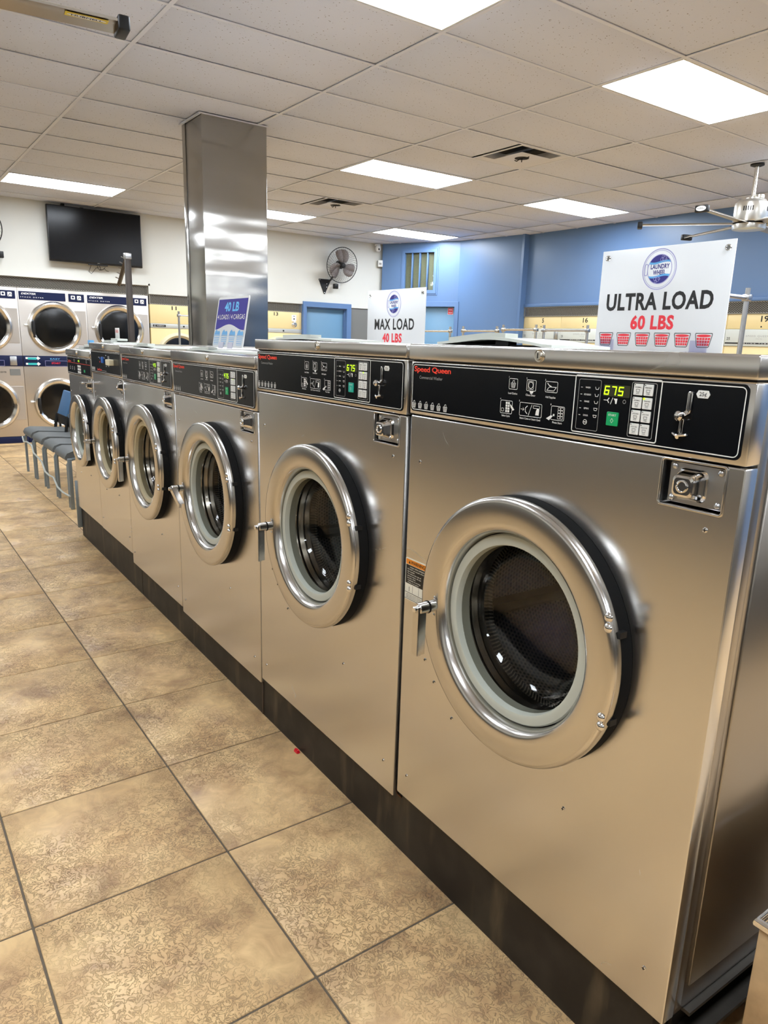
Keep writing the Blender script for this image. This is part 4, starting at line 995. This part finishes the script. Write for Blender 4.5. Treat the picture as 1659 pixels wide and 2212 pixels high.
for n_ in range(3):
    t = thing('stack_dryer', DEX[n_], 'dryer', (XW - .03, .866 + .817 * n_, 0), R(90), 'steel stack dryers on the far wall')
    W = .815
    obj('front_panel', bbox(0, W, 0, .75, .088, 1.945, .004), 'steel_dryer', t)
    obj('kick_plate', bbox(.001, W - .001, .004, .5, 0, .087, .002), 'dexter_navy', t)
    for cz in (1.472, .505):
        d = port(t, .410, cz, .327, .248, 'steel_dryer_ring')
        obj('hinge', bbox(.410 - .272, .410 - .243, -.050, -.02, cz - .13, cz + .07, .003), 'black_metal', d)
        obj('latch', bbox(.045, .085, -.03, .0, cz + .015, cz + .035, .003), 'print_white', d)
        obj('lint_panel', plate([rr(.56, cz - .205, .800, cz + .225, .006, 2)], -.010, .012, .003), 'steel_dryer', t)
    for xa, xb in ((.014, .562), (.600, .792)):
        s_ = obj('name_strip', plate([rr(xa, 1.806, xb, 1.905, .004, 2)], -.004, .005, .001), 'dexter_navy', t)
        q_ = Print(-.0045)
        if xa < .1:
            q_.text('DEXTER', .125, 1.876, .021, .03, width=.17, shear=.25); q_.text('STACK DRYER', .165, 1.834, .012, .012, width=.27, space=1.6)
        else:
            q_.fill([rr(.630, 1.838, .680, 1.885, .006, 2)]); q_.fill([rr(.705, 1.832, .755, 1.885, .006, 2)])
        obj('strip_print', q_, 'print_white', s_)
        if xa > .1:
            q_ = Print(-.005); q_.poly(circ(.655, 1.862, .013, 12)); q_.line([(.712, 1.838), (.735, 1.868), (.750, 1.850)], .006); obj('icon_print', q_, 'dexter_navy', s_)
    band = obj('control_band', bbox(.002, W - .002, -.010, .02, .98, 1.114, .003), 'dexter_navy', t)
    q_ = Print(-.0108)
    q_.line([(.26, .985), (.60, .985), (.60, 1.052), (.26, 1.052), (.26, .985)], .003); obj('band_lines', q_, 'sign_lavender', band)
    q_ = Print(-.0108)
    for zz in (1.084, 1.012): q_.poly([(.03, zz - .012), (.17, zz - .012), (.17, zz - .026), (.205, zz), (.17, zz + .026), (.17, zz + .012), (.03, zz + .012)])
    obj('arrows', q_, 'print_white', band)
    q_ = Print(-.0112); q_.rect(.055, 1.066, .16, 1.092); q_.rect(.055, .998, .16, 1.024); obj('arrow_bars', q_, 'dexter_teal', band)
    q_ = Print(-.0108); q_.text('EASY', .38, 1.076, .018, .01, width=.12); obj('band_title', q_, 'sign_sky', band)
    q_ = Print(-.0108); q_.text('START', .39, 1.022, .022, .02, width=.11); obj('band_red', q_, 'sticker_red', band)
    obj('coin_slot_plate', bbox(.665, .745, -.018, -.009, .992, 1.103, .003), 'galvanised', band)
    obj('time_display', plate([rr(.655, .865, .775, .945, .006, 2)], -.006, .008, .001), 'wainscot_grey', t)
    q_ = Print(-.001); q_.text('DEXTER', .58, .905, .018, .02, width=.07); obj('badge', q_, 'label_black', t)
CRM = {11: 'cream dryer number 11, left of the steel pillar', 12: 'cream dryer mostly hidden behind the steel pillar', 13: 'cream dryer number 13, beside the blue door'}
for n_, num in enumerate((11, 12, 13)):
    t = thing('cream_dryer', CRM[num], 'dryer', (XW - .025, 3.335 + .792 * n_, 0), R(90), 'cream dryers on the far wall'); W = .789
    obj('lower_panel', bbox(0, W, 0, .7, .06, 1.520, .004), 'cream_enamel', t); obj('upper_panel', bbox(0, W, 0, .7, 1.582, 1.835, .004), 'cream_enamel', t)
    obj('control_strip', bbox(0, W, -.006, .65, 1.521, 1.581, .002), 'strip_silver', t)
    q_ = Print(-.001); q_.text(str(num), .34, 1.795, .050, .02, width=.072); obj('number', q_, 'number_black', t)
    s_ = obj('maker_plate', plate([rr(.03, 1.536, .21, 1.566, .003, 1)], -.008, .003), 'label_black', t)
    q_ = Print(-.0085); q_.line(circ(.055, 1.551, .009, 12), .003, True); q_.text('HUEBSCH', .135, 1.551, .011, .01, width=.10); obj('maker_print', q_, 'print_white', s_)
    obj('strip_knob', MB().lathe([(0.0, -.018), (.010, -.017), (.012, -.006)], (.47, 0, 1.551), 14), 'black_metal', t)
    obj('coin_plate', plate([rr(.615, 1.70, .695, 1.795, .004, 2)], -.006, .006, .001), 'print_white', t)
    q_ = Print(-.0065); q_.rect(.64, 1.772, .67, 1.780); q_.poly(circ(.655, 1.735, .012, 14)); obj('coin_print', q_, 'number_black', t)
    obj('coin_knob', MB().lathe([(0.0, -.03), (.018, -.028), (.026, -.018), (.042, -.012), (.045, 0)], (.658, 0, 1.650), 24), 'chrome', t)
    port(t, .395, 1.13, .335, .265, 'cream_trim'); obj('kick_plate', bbox(.004, W - .004, .01, .5, 0, .058, .002), 'black_metal', t)
BLU = ('cream dryer with a worn number 5, at the left end of the blue wall', 'cream dryer number 16 on the blue wall', 'cream dryer on the blue wall behind the ULTRA LOAD sign', 'cream dryer on the blue wall at the right side of the ULTRA LOAD sign', 'cream dryer number 19 at the right edge')
for n_, num in enumerate(('15', '16', '17', '18', '19')):
    t = thing('tumble_dryer', BLU[n_], 'dryer', (-7.95 + .815 * n_ + (.1 if n_ == 0 else 0), YB - .002, 0), 0, 'cream dryers on the blue wall')
    W = .811 - (.1 if n_ == 0 else 0); o0 = W / 2 - .01
    obj('upper_panel', bbox(0, W, 0, .7, 1.690, 1.852, .003), 'cream_enamel', t); obj('lower_panel', bbox(0, W, 0, .7, .06, 1.505, .003), 'cream_enamel', t)
    cs = obj('control_strip', bbox(0, W, -.012, .6, 1.507, 1.688, .003), 'dispenser_plastic', t)
    q_ = Print(-.001)
    if num == '15': q_.text('5', o0 + .03, 1.795, .058, .02, width=.036)
    else: q_.text(num, o0 + .02, 1.795, .060, .02, width=.085)
    q_.poly(circ(o0 + .0, 1.715, .009, 12)); obj('number', q_, 'number_black', t)
    q_ = Print(-.0125); q_.rect(.01, 1.530, W - .02, 1.546); q_.text('25', .045, 1.585, .030, .01, width=.04); obj('strip_line', q_, 'number_black', cs)
    q_ = Print(-.0125); q_.text('SPEED QUEEN', o0 - .02, 1.615, .019, .006, width=.26, space=1.3); q_.text('Coin-Op', o0 - .0, 1.588, .010, .004, width=.07); obj('strip_print', q_, 'print_grey', cs)
    q_ = Print(-.0130); q_.text('DRYING TUMBLER', o0, 1.538, .008, .01, width=.40, space=1.8); obj('line_print', q_, 'print_white', cs)
    obj('coin_unit', bbox(W - .085, W - .02, -.03, -.011, 1.555, 1.672, .003), 'galvanised', cs)
    obj('coin_box', bbox(W - .10, W - .03, -.02, .002, 1.41, 1.495, .003), 'black_metal', t)
    port(t, o0, 1.10, .325, .255, 'cream_trim'); obj('kick_plate', bbox(.004, W - .004, .01, .5, 0, .058, .002), 'black_metal', t)

# ------------------------------------------------------------------ television
tv = thing('television', 'large black flat television on the white wall', 'television', (XW + .13, 2.063, 2.285), R(90))
TW, TH = 1.150, .662
obj('housing', bbox(0, TW, 0, .055, 0, TH, .006), 'tv_black', tv)
obj('screen', plate([rr(.010, .022, TW - .010, TH - .010, .004, 2)], -.0025, .003), 'tv_screen', tv)
obj('rear_box', bbox(.30, .85, .055, .10, .10, .50, .01), 'tv_black', tv)
obj('mount', MB().box(.42, .46, .09, .13, .05, .68).box(.70, .74, .09, .13, .05, .60).mesh('m', 0), 'black_metal', tv)
obj('mount_tip', bbox(.19, .23, .06, .12, TH - .01, TH + .035, .004), 'black_metal', tv)
obj('sensor_bar', bbox(.46, .70, -.002, .03, -.014, .001, .003), 'black_metal', tv)
q_ = Print(-.0065); q_.text('JVC', .585, .011, .010, .01, width=.03); obj('maker_print', q_, 'print_grey', tv)
cb = thing('television_cable', 'thin black cables looping below the television', 'cable', (XW + .05, 2.60, 2.255), R(90))
pts = [(-.02 + .0, .02, .03), (-.04, .01, -.02), (-.06, 0, -.06), (-.03, 0, -.085), (0, 0, -.05), (.03, 0, -.01), (.06, 0, .0)]
obj('cable', MB().tube(pts, .003, 6), 'black_rubber', cb)
obj('cable', MB().tube([(.05, .01, .03), (.06, 0, -.02), (.10, 0, -.03), (.14, 0, -.01), (.16, 0, -.035), (.19, 0, -.04)], .003, 6), 'black_rubber', cb)
obj('cable', MB().tube([(.08, .01, .03), (.09, 0, -.03), (.07, 0, -.035), (.12, 0, -.02), (.15, 0, .01)], .003, 6), 'black_rubber', cb)

# ------------------------------------------------------------------ wall fans
def wall_fan(label, wall_y, z, fan_off, fan_dz, mat_br):
    t = thing('wall_fan', label, 'fan', (XW, wall_y, z), R(90), 'round wall fans')     # local x = +Y, local -y = into the room
    tri = plate([[(-.10, .11), (.11, .11), (.115, .10), (.008, -.115), (-.006, -.115), (-.105, .10)]], -.012, .012, .001)
    br = obj('bracket_plate', tri, mat_br, t)
    for q in ((-.085, .095), (.095, .095), (0, -.095), (.04, .04), (.04, -.01)): obj('bolt', screw_me, 'chrome', br, (q[0], -.012, q[1])).scale = (1.6, 1.6, 1.6)
    fx, fy, fz = fan_off, -.26, fan_dz
    obj('arm', MB().tube([(.05, -.01, .06), (.06, -.10, .10), (fx - .10, fy + .10, fz - .16), (fx - .02, fy + .10, fz + .0)], .014, 8), 'black_metal', t)
    obj('switch_box', bbox(.12, .19, -.12, -.06, -.03, .045, .006), 'black_metal', t)
    M_ = Matrix.Translation((fx, fy, fz)) @ Euler((R(10), 0, R(-4)), 'XYZ').to_matrix().to_4x4()
    def fp(name, mb, mat):
        o = obj(name, mb, mat, t); o.matrix_local = M_; return o
    fp('motor', MB().lathe([(0, .02), (.045, .02), (.06, .04), (.06, .12), (.04, .15), (0, .152)], (0, 0, 0), 24), 'black_metal')
    fp('hub', MB().lathe([(0, -.062), (.03, -.058), (.04, -.045), (.04, .02), (0, .025)], (0, 0, 0), 24), 'black_metal')
    r = .262
    fp('guard_ring', MB().lathe([(r + .006 * math.cos(a), .006 * math.sin(a)) for a in [2 * math.pi * k / 8 for k in range(8)]], (0, 0, 0), 56, closed=True), 'black_metal')
    wires = MB()
    for q in range(40):
        a = 2 * math.pi * q / 40; ca_, sa_ = math.cos(a), math.sin(a); c2, s2 = math.cos(a + .5), math.sin(a + .5)
        wires.tube([(.035 * c2, -.060, .035 * s2), (.15 * math.cos(a + .3), -.055, .15 * math.sin(a + .3)), (.23 * math.cos(a + .08), -.035, .23 * math.sin(a + .08)), (r * ca_, 0, r * sa_)], .0013, 4, False)
        wires.tube([(.06 * c2, .075, .06 * s2), (.17 * math.cos(a + .3), .07, .17 * math.sin(a + .3)), (r * ca_, 0, r * sa_)], .0013, 4, False)
    w_ = fp('guard_wires', wires, 'black_metal'); w_['kind'] = 'stuff'
    for q in range(3):
        a0 = R(80 + 120 * q); pb = MB(); n = 10; rows_ = []
        for j in range(n + 1):
            s_ = j / n; rad = .035 + s_ * .20; wdt = (.03 + .115 * math.sin(min(1, s_ * 1.15) * 1.9)) * (1 if s_ < .92 else .7)
            mid = a0 + .35 * s_; row_ = []
            for e_ in (-.5, 0, .5):
                aa = mid + e_ * wdt * 1.5 / max(rad, .07); row_.append((rad * math.cos(aa), e_ * .05 * (1 - .4 * s_), rad * math.sin(aa)))
            rows_.append(row_)
        for j in range(n):
            for e_ in range(2):
                pb.quad(rows_[j][e_], rows_[j + 1][e_], rows_[j + 1][e_ + 1], rows_[j][e_ + 1])
        o = fp('blade', pb, 'fan_blade_grey'); sm = o.modifiers.new('thick', 'SOLIDIFY'); sm.thickness = .003
    return t
wall_fan('black wall fan beside the blue door', 6.10, 2.255, .165, .315, 'black_metal')
wall_fan('dark wall fan cut by the left edge of the photo', 1.36, 2.30, -.09, .28, 'galvanised')
ob_ = thing('outlet_cover', 'small white outlet plate by the black wall fan', 'outlet', (XW, 6.36, 2.28), R(90))
obj('cover', bbox(-.035, .035, -.006, 0, -.05, .05, .003), 'camera_white', ob_); obj('socket', bbox(-.015, .015, -.009, -.005, -.03, .03, .002), 'print_white', ob_)

# ------------------------------------------------------------------ ceiling fans
def ceiling_fan(label, x, y, a0, lab_blade, lab_mat):
    t = thing('ceiling_fan', label, 'ceiling fan', (x, y, HC), 0, 'long bladed ceiling fans')
    obj('canopy', MB().lathe([(.0, -.001), (.055, -.001), (.055, -.012), (.035, -.02), (.02, -.02)], (0, 0, 0), 28, 'z'), 'black_metal', t)
    obj('rod', MB().tube([(0, 0, -.015), (0, 0, -.30)], .017, 16), 'nickel', t)
    mt_ = obj('motor', MB().lathe([(.02, -.262), (.05, -.265), (.05, -.285), (.11, -.287), (.118, -.30), (.133, -.31), (.136, -.33), (.136, -.45), (.13, -.465), (0.02, -.466)], (0, 0, 0), 40, 'z'), 'fan_motor', t)
    obj('motor_collar', MB().lathe([(.03, -.24), (.04, -.245), (.04, -.27), (.03, -.272)], (.04, .03, 0), 14, 'z'), 'fan_motor', mt_)
    for k in range(4):
        for q in range(5):
            a = k * math.pi / 2 + .35 + (q - 2) * .13
            o = obj('vent_slot', MB().box(-.004, .004, -.002, .002, -.018, .018).mesh('v', 0), 'black_metal', mt_, (.1362 * math.cos(a), .1362 * math.sin(a), -.365), (0, 0, a + math.pi / 2))
    obj('rubber_ring', MB().lathe([(.136, -.468), (.140, -.470), (.140, -.478), (.136, -.480)], (0, 0, 0), 40, 'z', True), 'black_rubber', t)
    obj('lower_cap', MB().lathe([(.136, -.480), (.137, -.49), (.132, -.52), (.10, -.524), (0.001, -.525)], (0, 0, 0), 40, 'z'), 'fan_motor', t)
    for q in range(6):
        a = a0 + q * math.pi / 3
        sec = [(-.050, .010), (-.030, .018), (.010, .012), (.050, -.008), (.050, -.012), (.010, .004), (-.030, .006), (-.050, .002)]
        mb = MB(); n = len(sec)
        for rad in (.11, .88):
            k = 1 if rad < .5 else .88
            mb.v += [(rad, s_ * k, -.474 + z_) for s_, z_ in sec]
        for j in range(n): mb.f.append([j, (j + 1) % n, n + (j + 1) % n, n + j])
        mb.f.append(list(range(n))); mb.f.append(list(range(n, 2 * n)))
        b_ = obj('blade', mb.mesh('blade', 25), 'blade_alu', t, (0, 0, 0), (0, 0, a))
        obj('blade_cap', bbox(.872, .915, -.052, .052, -.500, -.448, .008), 'black_metal', b_)
        if q == lab_blade and lab_mat == 'print_white':
            ov = MB(); ov.v = [(.9156, .040 * math.cos(aa), -.474 + .019 * math.sin(aa)) for aa in [2 * math.pi * j / 24 for j in range(24)]]; ov.f = [list(range(24))]
            obj('label_oval', ov.mesh('o', 0, False), 'print_white', b_)
            vs, fs = text2d('HUBNELL', .012 / .7, .02); k = .060 / (max(v[0] for v in vs) - min(v[0] for v in vs))
            tx = MB(); tx.v = [(.9160, v[0] * k, -.474 + v[1]) for v in vs]; tx.f = fs
            obj('maker_print', tx.mesh('t', 0, False), 'number_black', b_)
        elif q == lab_blade:
            # label on the underside, readable from below
            x0_, x1_ = (.70, .845)
            pl = MB().quad((x0_, -.028, -.4722), (x1_, -.028, -.4722), (x1_, .012, -.4712), (x0_, .012, -.4712)); o = obj('maker_label', pl.mesh('l', 0, False), lab_mat, b_)
            vs, fs = text2d('HUBNELL', .030 / .7, .02); k = .115 / (max(v[0] for v in vs) - min(v[0] for v in vs))
            ov = MB(); ov.v = [(.7725 + .066 * math.cos(aa), -.008 + .013 * math.sin(aa), -.4728) for aa in [2 * math.pi * j / 24 for j in range(24)]]; ov.f = [list(range(24))]
            obj('label_oval', ov.mesh('o', 0, False), 'print_white', b_)
            tx = MB(); tx.v = [(.7725 + v[0] * k * .92, -.008 - v[1] * .45, -.4734) for v in vs]; tx.f = fs
            obj('maker_print', tx.mesh('t', 0, False), 'number_black', b_)
    return t
ceiling_fan('brushed steel ceiling fan near the blue wall, upper right', -3.655, 6.36, R(157), 2, 'print_white')
ceiling_fan('ceiling fan in the top left corner, only blade ends showing', -3.14, .03, R(84), 0, 'label_yellow')

# ------------------------------------------------------------------ security camera and sensor
sm_ = thing('security_camera', 'small white dome camera in the upper wall corner', 'camera', (XW + .075, 7.05, 2.915))
obj('base', MB().lathe([(0, .05), (.045, .05), (.045, .03), (.03, .025)], (0, 0, 0), 20, 'z'), 'camera_white', sm_)
obj('body', MB().lathe([(.0, -.06), (.03, -.055), (.045, -.03), (.048, 0), (.04, .025), (0, .03)], (.02, 0, .0), 24, 'z'), 'camera_white', sm_)
obj('lens', MB().lathe([(.0, .062), (.010, .060), (.016, .052)], (.010, -.012, -.026), 18, 'x'), 'dryer_glass', sm_)
sn = thing('wall_sensor', 'small white sensor box under the corner camera', 'sensor', (XW + .055, 7.125, 2.68), R(60))
obj('case', bbox(-.04, .04, -.03, .03, -.05, .05, .006), 'camera_white', sn); obj('sensor_window', bbox(-.02, .02, -.034, -.028, -.02, .01, .002), 'print_grey', sn)

# ------------------------------------------------------------------ laundry carts with hanging racks
def cart(label, x, y, rz, top, length, mat='galvanised', tee=True):
    t = thing('laundry_cart', label, 'cart', (x, y, 0), rz, 'wheeled laundry carts')
    l2 = length / 2; d2 = .22
    obj('base_frame', MB().tube([(-l2, -d2, .14), (l2, -d2, .14), (l2, d2, .14), (-l2, d2, .14), (-l2, -d2, .14)], .012, 8), mat, t)
    bs = MB()
    for z_ in (.38, .50, .62, .74, .80): bs.tube([(-l2, -d2, z_), (l2, -d2, z_), (l2, d2, z_), (-l2, d2, z_), (-l2, -d2, z_)], .004 if z_ < .8 else .009, 6)
    for q in range(9):
        xx = -l2 + length * q / 8
        for s_ in (-1, 1): bs.tube([(xx, s_ * d2, .36), (xx, s_ * d2, .80)], .003, 5)
        bs.tube([(xx, -d2, .36), (xx, d2, .36)], .003, 5)
    o = obj('wire_basket', bs, 'chrome', t); o['kind'] = 'stuff'
    for sx in (-1, 1):
        obj('post', MB().tube([(sx * l2, 0, .14), (sx * l2, 0, top)], .012, 10), mat, t)
        obj('post_clamp', bbox(sx * l2 - .018, sx * l2 + .018, -.018, .018, top - .06, top - .03, .004), mat, t)
        for sy in (-1, 1):
            obj('caster', MB().lathe([(.001, -.012), (.04, -.012), (.045, 0), (.04, .012), (.001, .012)], (sx * (l2 - .03), sy * (d2 - .03), .045), 16), 'black_rubber', t)
            obj('leg', MB().tube([(sx * (l2 - .03), sy * (d2 - .03), .05), (sx * (l2 - .03), sy * (d2 - .03), .14)], .010, 8), mat, t)
    obj('hanging_bar', MB().tube([(-l2, 0, top - .045), (l2, 0, top - .045)], .010, 10), mat, t)
    return t
cart('laundry cart rack seen just left of the blue door sticker', -6.20, 5.0, 0, 1.60, .50, 'nickel')
cart('laundry cart rack in front of the short blue wall', -5.50, 5.0, 0, 1.605, .49, 'nickel')
cart('laundry cart rack below the dryer with a worn number 5', -4.99, 5.03, 0, 1.62, .42, 'nickel')
cart('laundry cart rack left of the ULTRA LOAD sign, below dryer 16', -4.41, 5.0, 0, 1.615, .49)
cart('tall laundry cart rack at the right of the ULTRA LOAD sign', -1.97, 3.22, R(90), 1.725, .56)
cart('laundry cart rack left of the steel pillar, before dryer 11', -8.35, 3.27, R(90), 1.69, .55)
rk = thing('hanger_pole', 'tall dark hanger pole with a sloping arm, below the television', 'pole', (-5.75, 1.69, 0))
obj('post', bbox(-.02, .02, -.02, .02, .02, 1.99, .003), 'bronze_pole', rk)
obj('arm', MB().tube([(0, .0, 1.985), (-.40, .04, 1.795)], .016, 4), 'bronze_pole', rk)
obj('elbow', bbox(-.026, .026, -.024, .024, 1.955, 2.0, .005), 'galvanised', rk)
for q in range(5):
    s_ = .15 + .17 * q; obj('hook_peg', MB().tube([(-.40 * s_, .04 * s_ - .012, 1.985 - .19 * s_ + .01), (-.40 * s_, .04 * s_ - .035, 1.985 - .19 * s_ + .02)], .004, 6), 'galvanised', rk)
obj('foot', bbox(-.15, .15, -.15, .15, 0, .02, .004), 'bronze_pole', rk)

# ------------------------------------------------------------------ chairs past the end of the row
CH = ('farthest grey seat chair in the row by the dryers, blue back showing', 'second farthest grey seat chair in the row by the dryers', 'third chair of the row, grey seat with a thick leg in front', 'nearest grey seat chair, half hidden by the last washer')
for n_, xl in enumerate((-8.225, -7.735, -7.222, -6.737)):
    t = thing('waiting_chair', CH[n_], 'chair', (xl, 1.275, 0), 0, 'waiting chairs in a row'); W = .415
    for sx in (0, W):
        obj('front_leg', MB().tube([(sx, .012, 0.0), (sx, .012, .36), (sx, .03, .395), (sx, .06, .405)], .0125, 10), 'chair_frame', t)
        obj('rear_leg', MB().tube([(sx, .43, 0), (sx, .36, .40), (sx, .352, .55), (sx, .36, .62)], .0115, 10), 'black_metal' if sx == 0 else 'chair_frame', t)
    obj('side_rail', MB().tube([(0, .06, .405), (0, .42, .40)], .011, 8), 'chair_frame', t); obj('side_rail', MB().tube([(W, .06, .405), (W, .42, .40)], .011, 8), 'chair_frame', t)
    se = MB(); n = 12
    prof_ = [(.0, .395), (-.006, .42), (.012, .45), (.06, .468), (.18, .462), (.30, .452), (.37, .456), (.37, .425), (.30, .405), (.12, .400)]
    for xx in (.004, W - .004): se.v += [(xx, a, b) for a, b in prof_]
    k = len(prof_)
    for j in range(k): se.f.append([j, (j + 1) % k, k + (j + 1) % k, k + j])
    se.f.append(list(range(k))); se.f.append(list(range(k, 2 * k)))
    obj('seat', se.mesh('seat', 50), 'chair_seat', t)
    bk = bbox(0.0, W, -.018, .018, 0, .27, .012, 3)
    obj('backrest', bk, 'chair_back', t, (0, .345, .575), (R(-18), 0, 0))
    obj('back_bracket', bbox(-.002, W + .002, .33, .352, .50, .60, .006), 'black_metal', t)
    obj('back_frame', MB().tube([(-.006, .338, .60), (-.006, .315, .50), (-.006, .306, .42), (-.006, .325, .34), (-.006, .372, .26)], .016, 8), 'black_metal', t)
cd_ = tag(obj('cable_cord', MB().tube([(-8.235, 1.262, .36), (-8.1, 1.25, .325), (-7.95, 1.255, .345), (-7.75, 1.262, .335), (-7.6, 1.25, .28), (-7.42, 1.255, .262), (-7.235, 1.25, .252), (-7.05, 1.24, .19), (-6.9, 1.245, .178), (-6.75, 1.25, .185), (-6.55, 1.24, .135), (-6.4, 1.25, .115), (-6.2, 1.26, .12)], .008, 8), 'cord_white'), 'pale cord strung along the front legs of the chairs', 'cord')
obj('end_stand', bbox(-6.262, -6.225, 1.27, 1.30, 0, .42, .004), 'chair_frame').name = 'chair_end_leg'
tag(bpy.data.objects['chair_end_leg'], 'slim grey metal post between the chairs and the last washer', 'post')

# ------------------------------------------------------------------ small things and the tiled ledge at the right
rs = MB()
rnd = random.Random(3)
base_ = [(math.cos(2 * math.pi * q / 9) * (.016 + .007 * rnd.random()), math.sin(2 * math.pi * q / 9) * (.009 + .005 * rnd.random())) for q in range(9)]
rs.v = [(a, b, .001) for a, b in base_] + [(a * .7, b * .7, .008 + .006 * rnd.random()) for a, b in base_] + [(0, 0, .006)]
for q in range(9):
    rs.f.append([q, (q + 1) % 9, 9 + (q + 1) % 9, 9 + q]); rs.f.append([9 + q, 9 + (q + 1) % 9, 18])
sr = tag(obj('candy_wrapper', rs, 'scrap_red'), 'tiny red scrap on the floor against the dark plinth', 'scrap'); sr.location = (-2.03, 1.098, 0); sr.scale = (.8, .8, .8)
lg = thing('tiled_ledge', 'low stone tiled ledge with chrome edge, bottom right corner', 'ledge', (-.445, 1.10, 0))
obj('core', MB().box(.006, 1.6, .006, .7, 0, .505).mesh('c', 0), 'grout', lg)
for q in range(4):
    for r_ in range(2):
        obj('tile', bbox(.002 + .40 * q, .398 + .40 * q, 0, .012, .003 + .25 * r_, .248 + .25 * r_, .002, 1), 'stone_tile', lg)
        if q < 2: obj('tile', bbox(0, .012, .014 + .34 * q, .35 + .34 * q, .003 + .25 * r_, .248 + .25 * r_, .002, 1), 'stone_tile', lg)
obj('top_slab', bbox(.012, 1.6, .012, .70, .498, .510, .003, 1), 'stone_tile', lg)
obj('chrome_edge', MB().tube([(-.002, .70, .507), (-.002, -.002, .507), (1.6, -.002, .507)], .008, 10), 'chrome', lg)
